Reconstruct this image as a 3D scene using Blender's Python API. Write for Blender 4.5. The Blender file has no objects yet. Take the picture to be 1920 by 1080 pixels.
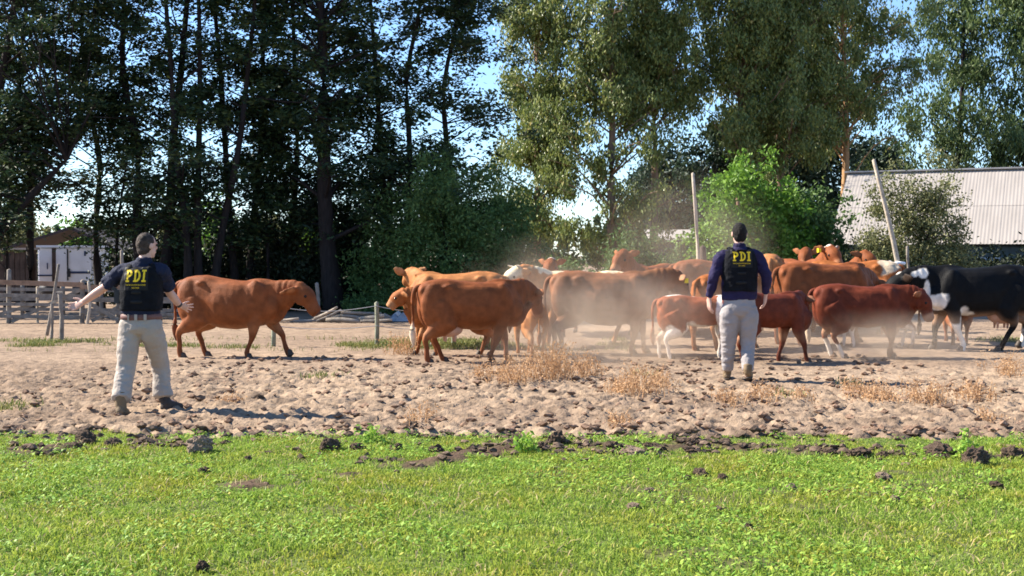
import bpy, bmesh, math, random
import numpy as np
from mathutils import Vector, Matrix
from mathutils.bvhtree import BVHTree

random.seed(7)
SC = bpy.context.scene
COL = SC.collection
R = math.radians

# ------------------------------------------------------------------ camera
FPX, CAMZ, PITCH = 2400.0, 1.5, math.atan(60 / 2400.0)
cd = bpy.data.cameras.new("camera")
cam = bpy.data.objects.new("camera", cd)
COL.objects.link(cam)
cam.location = (0, 0, CAMZ)
cam.rotation_euler = (math.pi / 2 - PITCH, 0, 0)
cd.sensor_width = 36.0
cd.lens = 36.0 * FPX / 1920.0
cd.clip_start, cd.clip_end = 0.1, 6000
SC.camera = cam

# ------------------------------------------------------------------ light
SUN_EL, SUN_AZ = R(38), math.atan2(-2.1, 0.62)          # towards the sun: left, a little beyond
SUN_DIR = Vector((math.sin(SUN_AZ) * math.cos(SUN_EL), math.cos(SUN_AZ) * math.cos(SUN_EL), math.sin(SUN_EL)))
w = bpy.data.worlds.new("World")
SC.world = w
w.use_nodes = True
nt = w.node_tree
for n in list(nt.nodes):
    nt.nodes.remove(n)
sky = nt.nodes.new("ShaderNodeTexSky")
sky.sky_type = 'NISHITA'
sky.sun_disc = False
sky.sun_elevation = SUN_EL
sky.sun_rotation = SUN_AZ
sky.altitude = 900
sky.air_density, sky.dust_density, sky.ozone_density = 1.0, 0.3, 6.0
bg = nt.nodes.new("ShaderNodeBackground")
bg.inputs["Strength"].default_value = 0.095
wo = nt.nodes.new("ShaderNodeOutputWorld")
nt.links.new(sky.outputs[0], bg.inputs[0])
nt.links.new(bg.outputs[0], wo.inputs[0])
sl = bpy.data.lights.new("sun", 'SUN')
sl.energy, sl.angle, sl.color = 5.0, R(0.53), (1.0, 0.91, 0.78)
so = bpy.data.objects.new("sun", sl)
COL.objects.link(so)
so.rotation_euler = SUN_DIR.to_track_quat('Z', 'Y').to_euler()
so.location = (-30, 5, 30)
vs = SC.view_settings
SC.display_settings.display_device = 'sRGB'
vs.view_transform, vs.look, vs.exposure, vs.gamma, vs.use_curve_mapping = 'Standard', 'None', 1.5, 1.0, False
SC.render.engine = 'CYCLES'
SC.cycles.use_denoising = True
SC.cycles.max_bounces, SC.cycles.diffuse_bounces, SC.cycles.glossy_bounces = 6, 3, 2
SC.cycles.transmission_bounces, SC.cycles.volume_bounces, SC.cycles.transparent_max_bounces = 3, 1, 4
SC.cycles.filter_width = 1.7

# ------------------------------------------------------------------ pixel -> place
FWD, UPV = Vector((0, math.cos(PITCH), -math.sin(PITCH))), Vector((0, math.sin(PITCH), math.cos(PITCH)))


def at(px, py, Y):
    d = FWD + Vector((1, 0, 0)) * ((px - 960) / FPX) + UPV * ((540 - py) / FPX)
    return Vector((0, 0, CAMZ)) + d * (Y / d.y)


def X(px, Y):
    return (px - 960) / FPX * Y * 1.0006


def gnd(px, py):
    d = FWD + Vector((1, 0, 0)) * ((px - 960) / FPX) + UPV * ((540 - py) / FPX)
    return Vector((0, 0, CAMZ)) + d * (CAMZ / -d.z)


# ------------------------------------------------------------------ noise (numpy)
def _h(i, seed):
    h = np.full(i.shape[0], (seed * 2654435761) & 0xffffffff, dtype=np.uint64)
    for k in range(i.shape[1]):
        h = (h ^ ((i[:, k].astype(np.int64) & 0xffffffff).astype(np.uint64) * np.uint64([73856093, 19349663, 83492791][k]))) & np.uint64(0xffffffff)
        h = (h * np.uint64(2246822519)) & np.uint64(0xffffffff)
        h ^= h >> np.uint64(13)
    h = (h * np.uint64(3266489917)) & np.uint64(0xffffffff)
    h ^= h >> np.uint64(16)
    return h.astype(np.float64) / 4294967295.0


def vn(p, seed=1):
    """value noise in 0..1 at points p (N x 2 or 3)"""
    p = np.asarray(p, dtype=np.float64)
    i = np.floor(p).astype(np.int64)
    f = p - i
    f = f * f * (3 - 2 * f)
    d = p.shape[1]
    out = np.zeros(p.shape[0])
    for c in range(1 << d):
        o = np.array([(c >> k) & 1 for k in range(d)])
        wgt = np.ones(p.shape[0])
        for k in range(d):
            wgt = wgt * (f[:, k] if o[k] else 1 - f[:, k])
        out += wgt * _h(i + o, seed)
    return out


def fbm(p, seed=1, oct=3):
    p = np.asarray(p, dtype=np.float64)
    s, a, t = 0, 1.0, 0
    for k in range(oct):
        s = s + a * vn(p * 2 ** k + 17.3 * k, seed + k)
        t += a
        a *= .5
    return s / t


# ------------------------------------------------------------------ materials
def mat(name):
    m = bpy.data.materials.new(name)
    m.use_nodes = True
    n = m.node_tree.nodes
    b = n["Principled BSDF"]
    return m, m.node_tree, n, m.node_tree.links, b


def simple(name, col, rough=.7, var=.2, scale=12, bump=.0, bscale=60, metal=0.0, spec=.3, stretch=(1, 1, 1)):
    m, t, n, l, b = mat(name)
    tc = n.new("ShaderNodeTexCoord")
    mp = n.new("ShaderNodeMapping")
    mp.inputs["Scale"].default_value = stretch
    l.new(tc.outputs["Object"], mp.inputs[0])
    nz = n.new("ShaderNodeTexNoise")
    nz.inputs["Scale"].default_value = scale
    nz.inputs["Detail"].default_value = 5
    l.new(mp.outputs[0], nz.inputs["Vector"])
    rp = n.new("ShaderNodeValToRGB")
    rp.color_ramp.elements[0].position, rp.color_ramp.elements[1].position = .3, .7
    rp.color_ramp.elements[0].color = tuple(c * (1 - var) for c in col) + (1,)
    rp.color_ramp.elements[1].color = tuple(min(1, c * (1 + var)) for c in col) + (1,)
    l.new(nz.outputs["Fac"], rp.inputs[0])
    l.new(rp.outputs[0], b.inputs["Base Color"])
    b.inputs["Roughness"].default_value = rough
    b.inputs["Metallic"].default_value = metal
    b.inputs["Specular IOR Level"].default_value = spec
    if bump:
        n2 = n.new("ShaderNodeTexNoise")
        n2.inputs["Scale"].default_value = bscale
        n2.inputs["Detail"].default_value = 4
        l.new(mp.outputs[0], n2.inputs["Vector"])
        bp = n.new("ShaderNodeBump")
        bp.inputs["Strength"].default_value = bump
        bp.inputs["Distance"].default_value = .02
        l.new(n2.outputs["Fac"], bp.inputs["Height"])
        l.new(bp.outputs[0], b.inputs["Normal"])
    return m


def leaf_mat(name, c1, c2, trans=.35, rough=.5, c3=None, spec=.3, patch=None, pscale=1.2):
    m, t, n, l, b = mat(name)
    g = n.new("ShaderNodeNewGeometry")
    rp = n.new("ShaderNodeValToRGB")
    rp.color_ramp.elements[0].color = tuple(c1) + (1,)
    rp.color_ramp.elements[1].color = tuple(c2) + (1,)
    if c3:
        e = rp.color_ramp.elements.new(.94)
        e.color = tuple(c2) + (1,)
        rp.color_ramp.elements[-1].color = tuple(c3) + (1,)
    l.new(g.outputs["Random Per Island"], rp.inputs[0])
    colour = rp.outputs[0]
    if patch:
        tc = n.new("ShaderNodeTexCoord")
        nz = n.new("ShaderNodeTexNoise")
        nz.inputs["Scale"].default_value = pscale
        nz.inputs["Detail"].default_value = 4
        l.new(tc.outputs["Object"], nz.inputs["Vector"])
        mr = n.new("ShaderNodeMapRange")
        mr.inputs["From Min"].default_value, mr.inputs["From Max"].default_value = .42, .68
        l.new(nz.outputs["Fac"], mr.inputs["Value"])
        mixc = n.new("ShaderNodeMix")
        mixc.data_type, mixc.blend_type = 'RGBA', 'MULTIPLY'
        mixc.inputs[7].default_value = tuple(patch) + (1,)
        l.new(mr.outputs[0], mixc.inputs[0])
        l.new(colour, mixc.inputs[6])
        colour = mixc.outputs[2]
    l.new(colour, b.inputs["Base Color"])
    b.inputs["Roughness"].default_value = rough
    b.inputs["Specular IOR Level"].default_value = spec
    tr = n.new("ShaderNodeBsdfTranslucent")
    l.new(colour, tr.inputs[0])
    mx = n.new("ShaderNodeMixShader")
    mx.inputs[0].default_value = trans
    l.new(b.outputs[0], mx.inputs[1])
    l.new(tr.outputs[0], mx.inputs[2])
    l.new(mx.outputs[0], n["Material Output"].inputs["Surface"])
    return m


def attr_mat(name, attr, rough=.8, bump=.3, bscale=40, var=.25, vscale=9, stretch=(1, 1, 1), spec=.25, sheen=0, bdist=.02):
    """colour from a vertex attribute, grain from noise"""
    m, t, n, l, b = mat(name)
    a = n.new("ShaderNodeAttribute")
    a.attribute_name = attr
    tc = n.new("ShaderNodeTexCoord")
    mp = n.new("ShaderNodeMapping")
    mp.inputs["Scale"].default_value = stretch
    l.new(tc.outputs["Object"], mp.inputs[0])
    nz = n.new("ShaderNodeTexNoise")
    nz.inputs["Scale"].default_value = vscale
    nz.inputs["Detail"].default_value = 6
    l.new(mp.outputs[0], nz.inputs["Vector"])
    mr = n.new("ShaderNodeMapRange")
    mr.inputs["From Min"].default_value, mr.inputs["From Max"].default_value = .3, .7
    mr.inputs["To Min"].default_value, mr.inputs["To Max"].default_value = 1 - var, 1 + var
    l.new(nz.outputs["Fac"], mr.inputs["Value"])
    vm = n.new("ShaderNodeVectorMath")
    vm.operation = 'SCALE'
    l.new(a.outputs["Color"], vm.inputs[0])
    l.new(mr.outputs[0], vm.inputs["Scale"])
    l.new(vm.outputs[0], b.inputs["Base Color"])
    b.inputs["Roughness"].default_value = rough
    b.inputs["Specular IOR Level"].default_value = spec
    if sheen:
        b.inputs["Sheen Weight"].default_value = sheen
        b.inputs["Sheen Roughness"].default_value = .5
    n2 = n.new("ShaderNodeTexNoise")
    n2.inputs["Scale"].default_value = bscale
    n2.inputs["Detail"].default_value = 5
    l.new(mp.outputs[0], n2.inputs["Vector"])
    bp = n.new("ShaderNodeBump")
    bp.inputs["Strength"].default_value = bump
    bp.inputs["Distance"].default_value = bdist
    l.new(n2.outputs["Fac"], bp.inputs["Height"])
    l.new(bp.outputs[0], b.inputs["Normal"])
    return m


M = {}
M['coat'] = attr_mat('cattle_coat', 'coat', rough=.62, bump=.35, bscale=85, var=.26, vscale=9, spec=.12, sheen=.0)
M['dirt'] = attr_mat('dry_dirt', 'soil', rough=.95, bump=.6, bscale=28, var=.22, vscale=5, spec=.1, bdist=.03)
M['turf'] = attr_mat('turf_soil', 'soil', rough=.95, bump=.6, bscale=35, var=.3, vscale=11, spec=.1, bdist=.03)
M['farground'] = simple('far_dirt', (.235, .17, .122), .95, .25, .6, .4, 9, spec=.1)
M['grass'] = leaf_mat('grass_blades', (.138, .252, .030), (.375, .475, .082), .4, .5, (.46, .40, .13), spec=.25, patch=(1.22, .95, .85), pscale=1.6)
M['fencegrass'] = leaf_mat('rough_grass', (.09, .13, .03), (.25, .25, .08), .3, .6, (.4, .32, .15))
M['weed'] = leaf_mat('dry_weed_stalks', (.36, .20, .10), (.62, .40, .22), .3, .8, (.26, .15, .08))
M['clod'] = simple('dark_soil', (.125, .088, .064), .95, .5, 9, .9, 25, spec=.1)
M['crumb'] = simple('dirt_crumb', (.20, .13, .09), .95, .5, 9, .9, 25, spec=.1)
M['paleclod'] = simple('dry_soil', (.30, .22, .165), .95, .35, 9, .9, 25, spec=.1)
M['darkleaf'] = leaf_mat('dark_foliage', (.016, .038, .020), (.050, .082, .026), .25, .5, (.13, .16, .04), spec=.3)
M['gumleaf'] = leaf_mat('gum_foliage', (.065, .105, .030), (.255, .29, .075), .28, .45, (.38, .32, .12), spec=.4)
M['fargumleaf'] = leaf_mat('far_gum_foliage', (.045, .085, .035), (.14, .19, .06), .35, .5)
M['bluishleaf'] = leaf_mat('bluish_foliage', (.022, .045, .032), (.055, .09, .05), .25, .5)
M['bushleaf'] = leaf_mat('evergreen_foliage', (.055, .11, .032), (.13, .21, .056), .3, .6)
M['limeleaf'] = leaf_mat('lime_foliage', (.08, .18, .02), (.21, .36, .045), .35, .5)
M['oliveleaf'] = leaf_mat('olive_foliage', (.085, .105, .042), (.24, .24, .10), .3, .6, (.36, .33, .20))
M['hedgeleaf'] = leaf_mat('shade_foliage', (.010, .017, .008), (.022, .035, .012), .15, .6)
M['farleaf'] = leaf_mat('wood_foliage', (.03, .06, .03), (.06, .10, .04), .2, .6)
M['bark'] = simple('dark_bark', (.022, .017, .016), .9, .4, 6, .8, 20, stretch=(3, 3, .6))
M['litbark'] = simple('lit_orange_bark', (.38, .22, .11), .85, .35, 3, .7, 14, stretch=(3, 3, .5))  # lighter copy of the gum bark, sunlit look put into its colour
M['gumbark'] = simple('gum_bark', (.20, .13, .085), .85, .45, 3, .7, 14, stretch=(3, 3, .5))
M['oldwood'] = simple('weathered_wood', (.215, .185, .155), .9, .35, 7, .6, 30, stretch=(1, 1, 1))
M['palewood'] = simple('pale_pole_wood', (.40, .34, .265), .85, .3, 6, .5, 30)
M['redwood'] = simple('red_brown_plank', (.26, .165, .11), .9, .3, 6, .5, 30)
M['shedroof'] = simple('dark_shed_roofing', (.038, .030, .033), .9, .3, 4)
M['darkwood'] = simple('dark_shed_wood', (.07, .05, .042), .9, .4, 6, .5, 30)
M['greenpost'] = simple('treated_post', (.24, .25, .18), .9, .3, 8, .5, 40)
M['wire'] = simple('galvanised_wire', (.45, .45, .45), .5, .1, metal=.7)
M['white'] = simple('white_paint', (.72, .74, .78), .5, .08, 3)
M['blue'] = simple('dark_blue_paint', (.03, .045, .10), .5, .1)
M['darkmetal'] = simple('dark_metal', (.03, .03, .035), .5, .1)
M['roofing'] = simple('weathered_roofing', (.33, .30, .275), .95, .2, 1.1, .1, 8, spec=.05, stretch=(1, .25, 1))
M['paleroof'] = simple('pale_roofing', (.36, .34, .33), .7, .1, 2)
M['barnwall'] = simple('barn_boards', (.10, .13, .14), .8, .3, 4)
M['glass'] = simple('window_glass', (.16, .24, .33), .15, .1, 3, spec=.6)
M['skin'] = simple('skin', (.56, .34, .27), .5, .12, 10, .1, 60, spec=.35)
M['hair'] = simple('dark_hair', (.010, .008, .007), .7, .4, 40, .8, 120, spec=.2)
M['thinhair'] = simple('thinning_hair', (.050, .036, .029), .7, .6, 24, .8, 120, spec=.2)
M['shirtnavy'] = simple('navy_shirt', (.010, .014, .036), .85, .25, 8, .3, 60, spec=.25)
M['shirtpurple'] = simple('indigo_shirt', (.017, .013, .050), .85, .25, 8, .3, 60, spec=.25)
M['vest'] = simple('black_vest', (.006, .007, .010), .85, .3, 14, .3, 80, spec=.12)
M['vestpatch'] = simple('black_patch', (.006, .006, .007), .7, .2, 14)
M['khaki'] = simple('khaki_cloth', (.35, .305, .265), .85, .1, 5, .25, 40, spec=.15)
M['greycloth'] = simple('grey_khaki_cloth', (.29, .265, .26), .85, .1, 5, .25, 40, spec=.15)
M['belt'] = simple('brown_belt', (.14, .065, .055), .6, .2)
M['beltloop'] = M['khaki']
M['boot'] = simple('tan_boot', (.17, .12, .07), .8, .3, 9, .3, 40)
M['darkboot'] = simple('dark_boot', (.055, .042, .034), .8, .3, 9, .3, 40)
M['yellow'] = simple('yellow_print', (.86, .58, .02), .6, .06)
M['eye'] = simple('eye_gloss', (.01, .008, .007), .15, .1)
M['hoof'] = simple('hoof_horn', (.06, .045, .035), .6, .3)
M['horn'] = simple('horn', (.50, .44, .34), .5, .2)
M['tag'] = simple('yellow_tag', (.85, .68, .02), .5, .05)
M['udder'] = simple('udder_skin', (.52, .30, .21), .6, .12)
M['log'] = simple('bleached_log', (.29, .245, .195), .9, .35, 6, .6, 25)
M['tarp'] = simple('grey_sheet', (.26, .28, .30), .6, .2, 5, .3, 12)


# ------------------------------------------------------------------ objects and meshes
def tag(o, label=None, cat=None, group=None, kind=None):
    if label:
        o['label'] = label
    if cat:
        o['category'] = cat
    if group:
        o['group'] = group
    if kind:
        o['kind'] = kind
    return o


def empty(name, loc, rz=0.0, sc=1.0):
    o = bpy.data.objects.new(name, None)
    o.location, o.rotation_euler, o.scale = loc, (0, 0, rz), (sc, sc, sc)
    o.empty_display_size = .2
    COL.objects.link(o)
    return o


def link(name, me, m=None, parent=None, loc=None):
    if m is not None:
        me.materials.clear()
        me.materials.append(m)
    o = bpy.data.objects.new(name, me)
    COL.objects.link(o)
    if parent is not None:
        o.parent = parent
    if loc is not None:
        o.location = loc
    return o


def npmesh(name, V, F, smooth=False):
    """V (n,3), F (m,k) with one k"""
    V = np.ascontiguousarray(V, dtype=np.float32)
    F = np.ascontiguousarray(F, dtype=np.int32)
    me = bpy.data.meshes.new(name)
    k = F.shape[1]
    me.vertices.add(len(V))
    me.vertices.foreach_set("co", V.ravel())
    me.loops.add(F.size)
    me.loops.foreach_set("vertex_index", F.ravel())
    me.polygons.add(len(F))
    me.polygons.foreach_set("loop_start", np.arange(0, F.size, k, dtype=np.int32))
    me.polygons.foreach_set("use_smooth", np.full(len(F), smooth))
    me.update(calc_edges=True)
    me.validate()
    return me


def coords(me):
    a = np.empty(len(me.vertices) * 3, dtype=np.float32)
    me.vertices.foreach_get("co", a)
    return a.reshape(-1, 3).astype(np.float64)


def normals(me):
    a = np.empty(len(me.vertices) * 3, dtype=np.float32)
    me.vertex_normals.foreach_get("vector", a)
    return a.reshape(-1, 3).astype(np.float64)


def set_coords(me, V):
    me.vertices.foreach_set("co", np.ascontiguousarray(V, dtype=np.float32).ravel())
    me.update()


def paint(me, attr, rgb):
    a = me.attributes.get(attr) or me.attributes.new(attr, 'FLOAT_COLOR', 'POINT')
    c = np.ones((len(me.vertices), 4), dtype=np.float32)
    c[:, :3] = rgb
    a.data.foreach_set("color", c.ravel())


def catmull(P, sub):
    P = np.asarray(P, dtype=float)
    if len(P) < 3 or sub < 2:
        return P
    Q = np.vstack([2 * P[0] - P[1], P, 2 * P[-1] - P[-2]])
    out = []
    for i in range(1, len(Q) - 2):
        for k in range(sub):
            t = k / sub
            a, b, c, d = Q[i - 1], Q[i], Q[i + 1], Q[i + 2]
            out.append(.5 * ((2 * b) + (-a + c) * t + (2 * a - 5 * b + 4 * c - d) * t * t + (-a + 3 * b - 3 * c + d) * t ** 3))
    out.append(P[-1])
    return np.array(out)


class MB:
    def __init__(s):
        s.V, s.F = [], []

    def add(s, V, F):
        o = len(s.V)
        s.V += [tuple(v) for v in V]
        s.F += [tuple(i + o for i in f) for f in F]

    def box(s, c, d, rz=0, tilt=None):
        c = Vector(c)
        m = Matrix.Rotation(rz, 3, 'Z') if tilt is None else tilt
        V = [c + m @ Vector((x * d[0] / 2, y * d[1] / 2, z * d[2] / 2)) for z in (-1, 1) for y in (-1, 1) for x in (-1, 1)]
        s.add(V, [(0, 2, 3, 1), (4, 5, 7, 6), (0, 1, 5, 4), (2, 6, 7, 3), (0, 4, 6, 2), (1, 3, 7, 5)])
        return s

    def bar(s, p, q, wd, th, up=(0, 0, 1)):
        p, q = Vector(p), Vector(q)
        t = (q - p)
        L = t.length
        t.normalize()
        a = t.cross(Vector(up))
        if a.length < 1e-3:
            a = t.cross(Vector((1, 0, 0)))
        a.normalize()
        b = a.cross(t)
        m = Matrix((t, a, b)).transposed()
        return s.box((p + q) / 2, (L, th, wd), tilt=m)

    def tube(s, pts, rad, n=10, sub=3, up=(0, 0, 1), cap=True):
        P = catmull(pts, sub)
        rr = np.array([(r, r) if not hasattr(r, '__len__') else r for r in rad], dtype=float)
        rr = np.maximum(catmull(rr, sub), 1e-4)
        up = np.array(up, dtype=float)
        T = np.gradient(P, axis=0)
        T /= np.linalg.norm(T, axis=1)[:, None] + 1e-12
        A = np.cross(T, up)
        L = np.linalg.norm(A, axis=1)
        A[L < .05] = np.cross(T[L < .05], np.array([.3, 1, .2]))
        A /= np.linalg.norm(A, axis=1)[:, None] + 1e-12
        B = np.cross(A, T)
        th = np.arange(n) * 2 * np.pi / n
        V = (P[:, None, :] + np.cos(th)[None, :, None] * A[:, None, :] * rr[:, 0][:, None, None]
             + np.sin(th)[None, :, None] * B[:, None, :] * rr[:, 1][:, None, None]).reshape(-1, 3)
        F = []
        for i in range(len(P) - 1):
            for k in range(n):
                k2 = (k + 1) % n
                F.append((i * n + k, i * n + k2, (i + 1) * n + k2, (i + 1) * n + k))
        V = list(map(tuple, V))
        if cap:
            V.append(tuple(P[0] - T[0] * rr[0].min() * .6))
            V.append(tuple(P[-1] + T[-1] * rr[-1].min() * .6))
            c0, c1, e = len(V) - 2, len(V) - 1, (len(P) - 1) * n
            for k in range(n):
                k2 = (k + 1) % n
                F.append((c0, k2, k))
                F.append((c1, e + k, e + k2))
        s.add(V, F)
        return s

    def ell(s, c, r, n=14, m=9, rot=None):
        c = Vector(c)
        V, F = [], []
        for i in range(1, m):
            a = math.pi * i / m
            for k in range(n):
                b = 2 * math.pi * k / n
                v = Vector((r[0] * math.sin(a) * math.cos(b), r[1] * math.sin(a) * math.sin(b), r[2] * math.cos(a)))
                V.append(c + (rot @ v if rot else v))
        zt = Vector((0, 0, r[2]))
        V += [c + (rot @ zt if rot else zt), c - (rot @ zt if rot else zt)]
        for i in range(m - 2):
            for k in range(n):
                k2 = (k + 1) % n
                F.append((i * n + k, (i + 1) * n + k, (i + 1) * n + k2, i * n + k2))
        T, B = len(V) - 2, len(V) - 1
        for k in range(n):
            k2 = (k + 1) % n
            F.append((T, k, k2))
            F.append((B, (m - 2) * n + k2, (m - 2) * n + k))
        s.add(V, F)
        return s

    def rings(s, rings):
        """closed loft through explicit rings (each list of n points)"""
        n = len(rings[0])
        V = [tuple(p) for r in rings for p in r]
        F = []
        for i in range(len(rings) - 1):
            for k in range(n):
                k2 = (k + 1) % n
                F.append((i * n + k, i * n + k2, (i + 1) * n + k2, (i + 1) * n + k))
        V.append(tuple(np.mean(np.array(rings[0]), axis=0)))
        V.append(tuple(np.mean(np.array(rings[-1]), axis=0)))
        e = (len(rings) - 1) * n
        for k in range(n):
            k2 = (k + 1) % n
            F.append((len(V) - 2, k2, k))
            F.append((len(V) - 1, e + k, e + k2))
        s.add(V, F)
        return s

    def mesh(s, name, smooth=True):
        me = bpy.data.meshes.new(name)
        me.from_pydata(s.V, [], s.F)
        me.update()
        bm = bmesh.new()
        bm.from_mesh(me)
        bmesh.ops.recalc_face_normals(bm, faces=bm.faces)
        bm.to_mesh(me)
        bm.free()
        if smooth:
            me.polygons.foreach_set("use_smooth", np.ones(len(me.polygons), dtype=bool))
        return me

    def build(s, name, m, parent=None, smooth=True, loc=None):
        return link(name, s.mesh(name, smooth), m, parent, loc)

    def fuse(s, name, voxel, it=4, fac=.5, dec=None):
        me = s.mesh(name + "_raw")
        o = bpy.data.objects.new("raw", me)
        COL.objects.link(o)
        md = o.modifiers.new("r", 'REMESH')
        md.mode, md.voxel_size, md.use_smooth_shade = 'VOXEL', voxel, True
        if it:
            sm = o.modifiers.new("s", 'SMOOTH')
            sm.factor, sm.iterations = fac, it
        if dec:
            d = o.modifiers.new("d", 'DECIMATE')
            d.ratio = dec
        ev = o.evaluated_get(bpy.context.evaluated_depsgraph_get())
        out = bpy.data.meshes.new_from_object(ev)
        out.name = name
        out.polygons.foreach_set("use_smooth", np.ones(len(out.polygons), dtype=bool))
        bpy.data.objects.remove(o)
        bpy.data.meshes.remove(me)
        return out


# ------------------------------------------------------------------ the ground
def mound(x, y):
    x, y = np.asarray(x, dtype=float), np.asarray(y, dtype=float)
    return .16 * np.exp(-(((x - 4.6) / 2.6) ** 2 + ((y - 24.6) / 2.4) ** 2))


EDGE = 10.62


def relief(x, y):
    """trampled soil: low swells, broken crumbs, hoof pits; smoother where the herd has passed"""
    q = np.stack([x, y], 1)
    ro = np.clip(1 - (y - 15.5) / 4.5, .22, 1) * (1 - .6 * np.exp(-(((x - 3.5) / 2.2) ** 2 + ((y - 16) / 2.2) ** 2)))
    wp = q + .12 * np.stack([vn(q * 4, 51), vn(q * 4, 52)], 1)
    swell = fbm(q * np.array([2.2, 2.6]), 11, 3) - .5
    cr = np.clip(1 - np.abs(fbm(wp * np.array([6.5, 7.5]), 21, 4) - .5) * 5.5, 0, 1)      # ridged breaks
    crumbs = np.clip(fbm(wp * np.array([17, 18.]), 23, 2) - .46, 0, .2)
    pit = np.clip(vn(wp * 4.8, 53) - .60, 0, 1)
    return ro * (.026 * swell + .028 * cr + .17 * crumbs - .09 * pit)


def edge_at(x):
    x = np.asarray(x, dtype=float)
    p = np.stack([x * 1.3, x * 0 + 3.1], 1)
    p2 = np.stack([x * 6, x * 0 + 1.1], 1)
    return EDGE + .35 * (vn(p, 5) - .5) + .22 * (vn(p2, 6) - .5) - .02 * x


def soil_mask(x, y):
    """bare earth showing through the turf: 0..1"""
    p = np.stack([x, y], 1)
    m = np.zeros(len(x))
    # streak climbing to the right, then the churned strip along the edge
    A = [gnd(470, 912), gnd(640, 893), gnd(800, 868), gnd(960, 850)]
    B = [gnd(60, 848), gnd(170, 832), gnd(290, 838)]
    C_ = [gnd(960, 850), gnd(1130, 842), gnd(1280, 838), gnd(1400, 846)]
    D = [gnd(1440, 852), gnd(1560, 850), gnd(1680, 856)]
    E = [gnd(1740, 850), gnd(1920, 856)]
    for L, wd, s in ((A, .20, 1.0), (B, .20, .95), (C_, .22, .9), (D, .18, .9), (E, .18, .85)):
        for a, b in zip(L, L[1:]):
            ax, ay, bx, by = a.x, a.y, b.x, b.y
            t = np.clip(((x - ax) * (bx - ax) + (y - ay) * (by - ay)) / ((bx - ax) ** 2 + (by - ay) ** 2), 0, 1)
            d = np.hypot(x - ax - t * (bx - ax), (y - ay - t * (by - ay)))
            m = np.maximum(m, s * np.clip(1.6 - d / wd, 0, 1))
    m = m * np.clip(5.0 * (fbm(p * 4.5, 31) - .40), 0, 1)
    bare = np.clip((fbm(p * np.array([1.1, 1.6]), 41) - .69) * 7, 0, .45)
    return np.clip(np.maximum(m, bare), 0, 1)


def grid(x0, x1, y0, y1, dx, dy):
    nx, ny = int((x1 - x0) / dx) + 1, int((y1 - y0) / dy) + 1
    xs, ys = np.linspace(x0, x1, nx), np.linspace(y0, y1, ny)
    gx, gy = np.meshgrid(xs, ys)
    i = np.arange(nx * ny).reshape(ny, nx)
    F = np.stack([i[:-1, :-1], i[:-1, 1:], i[1:, 1:], i[1:, :-1]], -1).reshape(-1, 4)
    return gx.ravel(), gy.ravel(), F


V = [(-3000, -200, -.03), (3000, -200, -.03), (3000, 5000, -.03), (-3000, 5000, -.03)]
me = bpy.data.meshes.new("ground")
me.from_pydata(V, [], [(0, 1, 2, 3)])
tag(link("ground", me, M['farground']), kind='structure')

# trampled dirt: real lumps and hoof pits
gx, gy, F = grid(-11.5, 11.5, 10.0, 30.0, .034, .045)
p = np.stack([gx, gy], 1)
hgt = relief(gx, gy)
fade = np.clip(np.minimum.reduce([gx + 11.5, 11.5 - gx, gy - 10.0, 30.0 - gy]) / .6, 0, 1)
z = (hgt + mound(gx, gy)) * fade - .005
edge = np.clip((edge_at(gx) - gy + .1) / .25, 0, 1)
z = z - .10 * edge


def dirt_h(x, y):
    x, y = np.atleast_1d(np.asarray(x, dtype=float)), np.atleast_1d(np.asarray(y, dtype=float))
    return relief(x, y) + mound(x, y) - .005


me = npmesh("dirt_yard", np.stack([gx, gy, z], 1), F, True)
big = fbm(p * np.array([.5, 1.2]), 61, 4)
sand, clay, crevice_shade = np.array([.315, .232, .160]), np.array([.215, .155, .109]), np.array([.085, .060, .044])
t = np.clip((big - .35) * 2.6, 0, 1)[:, None]
c = clay * (1 - t) + sand * t
crumb = np.clip((fbm(p * 8.0, 71, 3) - .57) * 6, 0, 1)[:, None] * .7  # dark mottling that puts crevice shade into the soil colour
c = c * (1 - crumb) + crevice_shade * crumb
dry = np.clip((gy - 14.0) / 5, 0, 1)[:, None]
c = c * (1 - .4 * dry) + np.array([.26, .188, .135]) * .4 * dry
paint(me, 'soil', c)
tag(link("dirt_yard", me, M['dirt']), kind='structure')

# turf sheet
gx, gy, F = grid(-6.5, 6.5, 3.0, 11.2, .05, .05)
p = np.stack([gx, gy], 1)
sm = soil_mask(gx, gy)
z = .05 * (fbm(p * 1.2, 81) - .5) + .03 * (fbm(p * 6, 82) - .5) + .07 * sm * (fbm(p * 9, 83, 3) - .1)
z = z - .30 * np.clip((gy - edge_at(gx)) / .5, 0, 1)
me = npmesh("pasture", np.stack([gx, gy, z], 1), F, True)
th, so_ = np.array([.10, .13, .035]), np.array([.085, .056, .038])
paint(me, 'soil', th * (1 - sm[:, None]) + so_ * sm[:, None])
tag(link("pasture", me, M['turf']), kind='structure')


def turf_h(x, y):
    q = np.stack([x, y], 1)
    s = soil_mask(x, y)
    return .05 * (fbm(q * 1.2, 81) - .5) + .03 * (fbm(q * 6, 82) - .5) + .07 * s * (fbm(q * 9, 83, 3) - .1)


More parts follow.
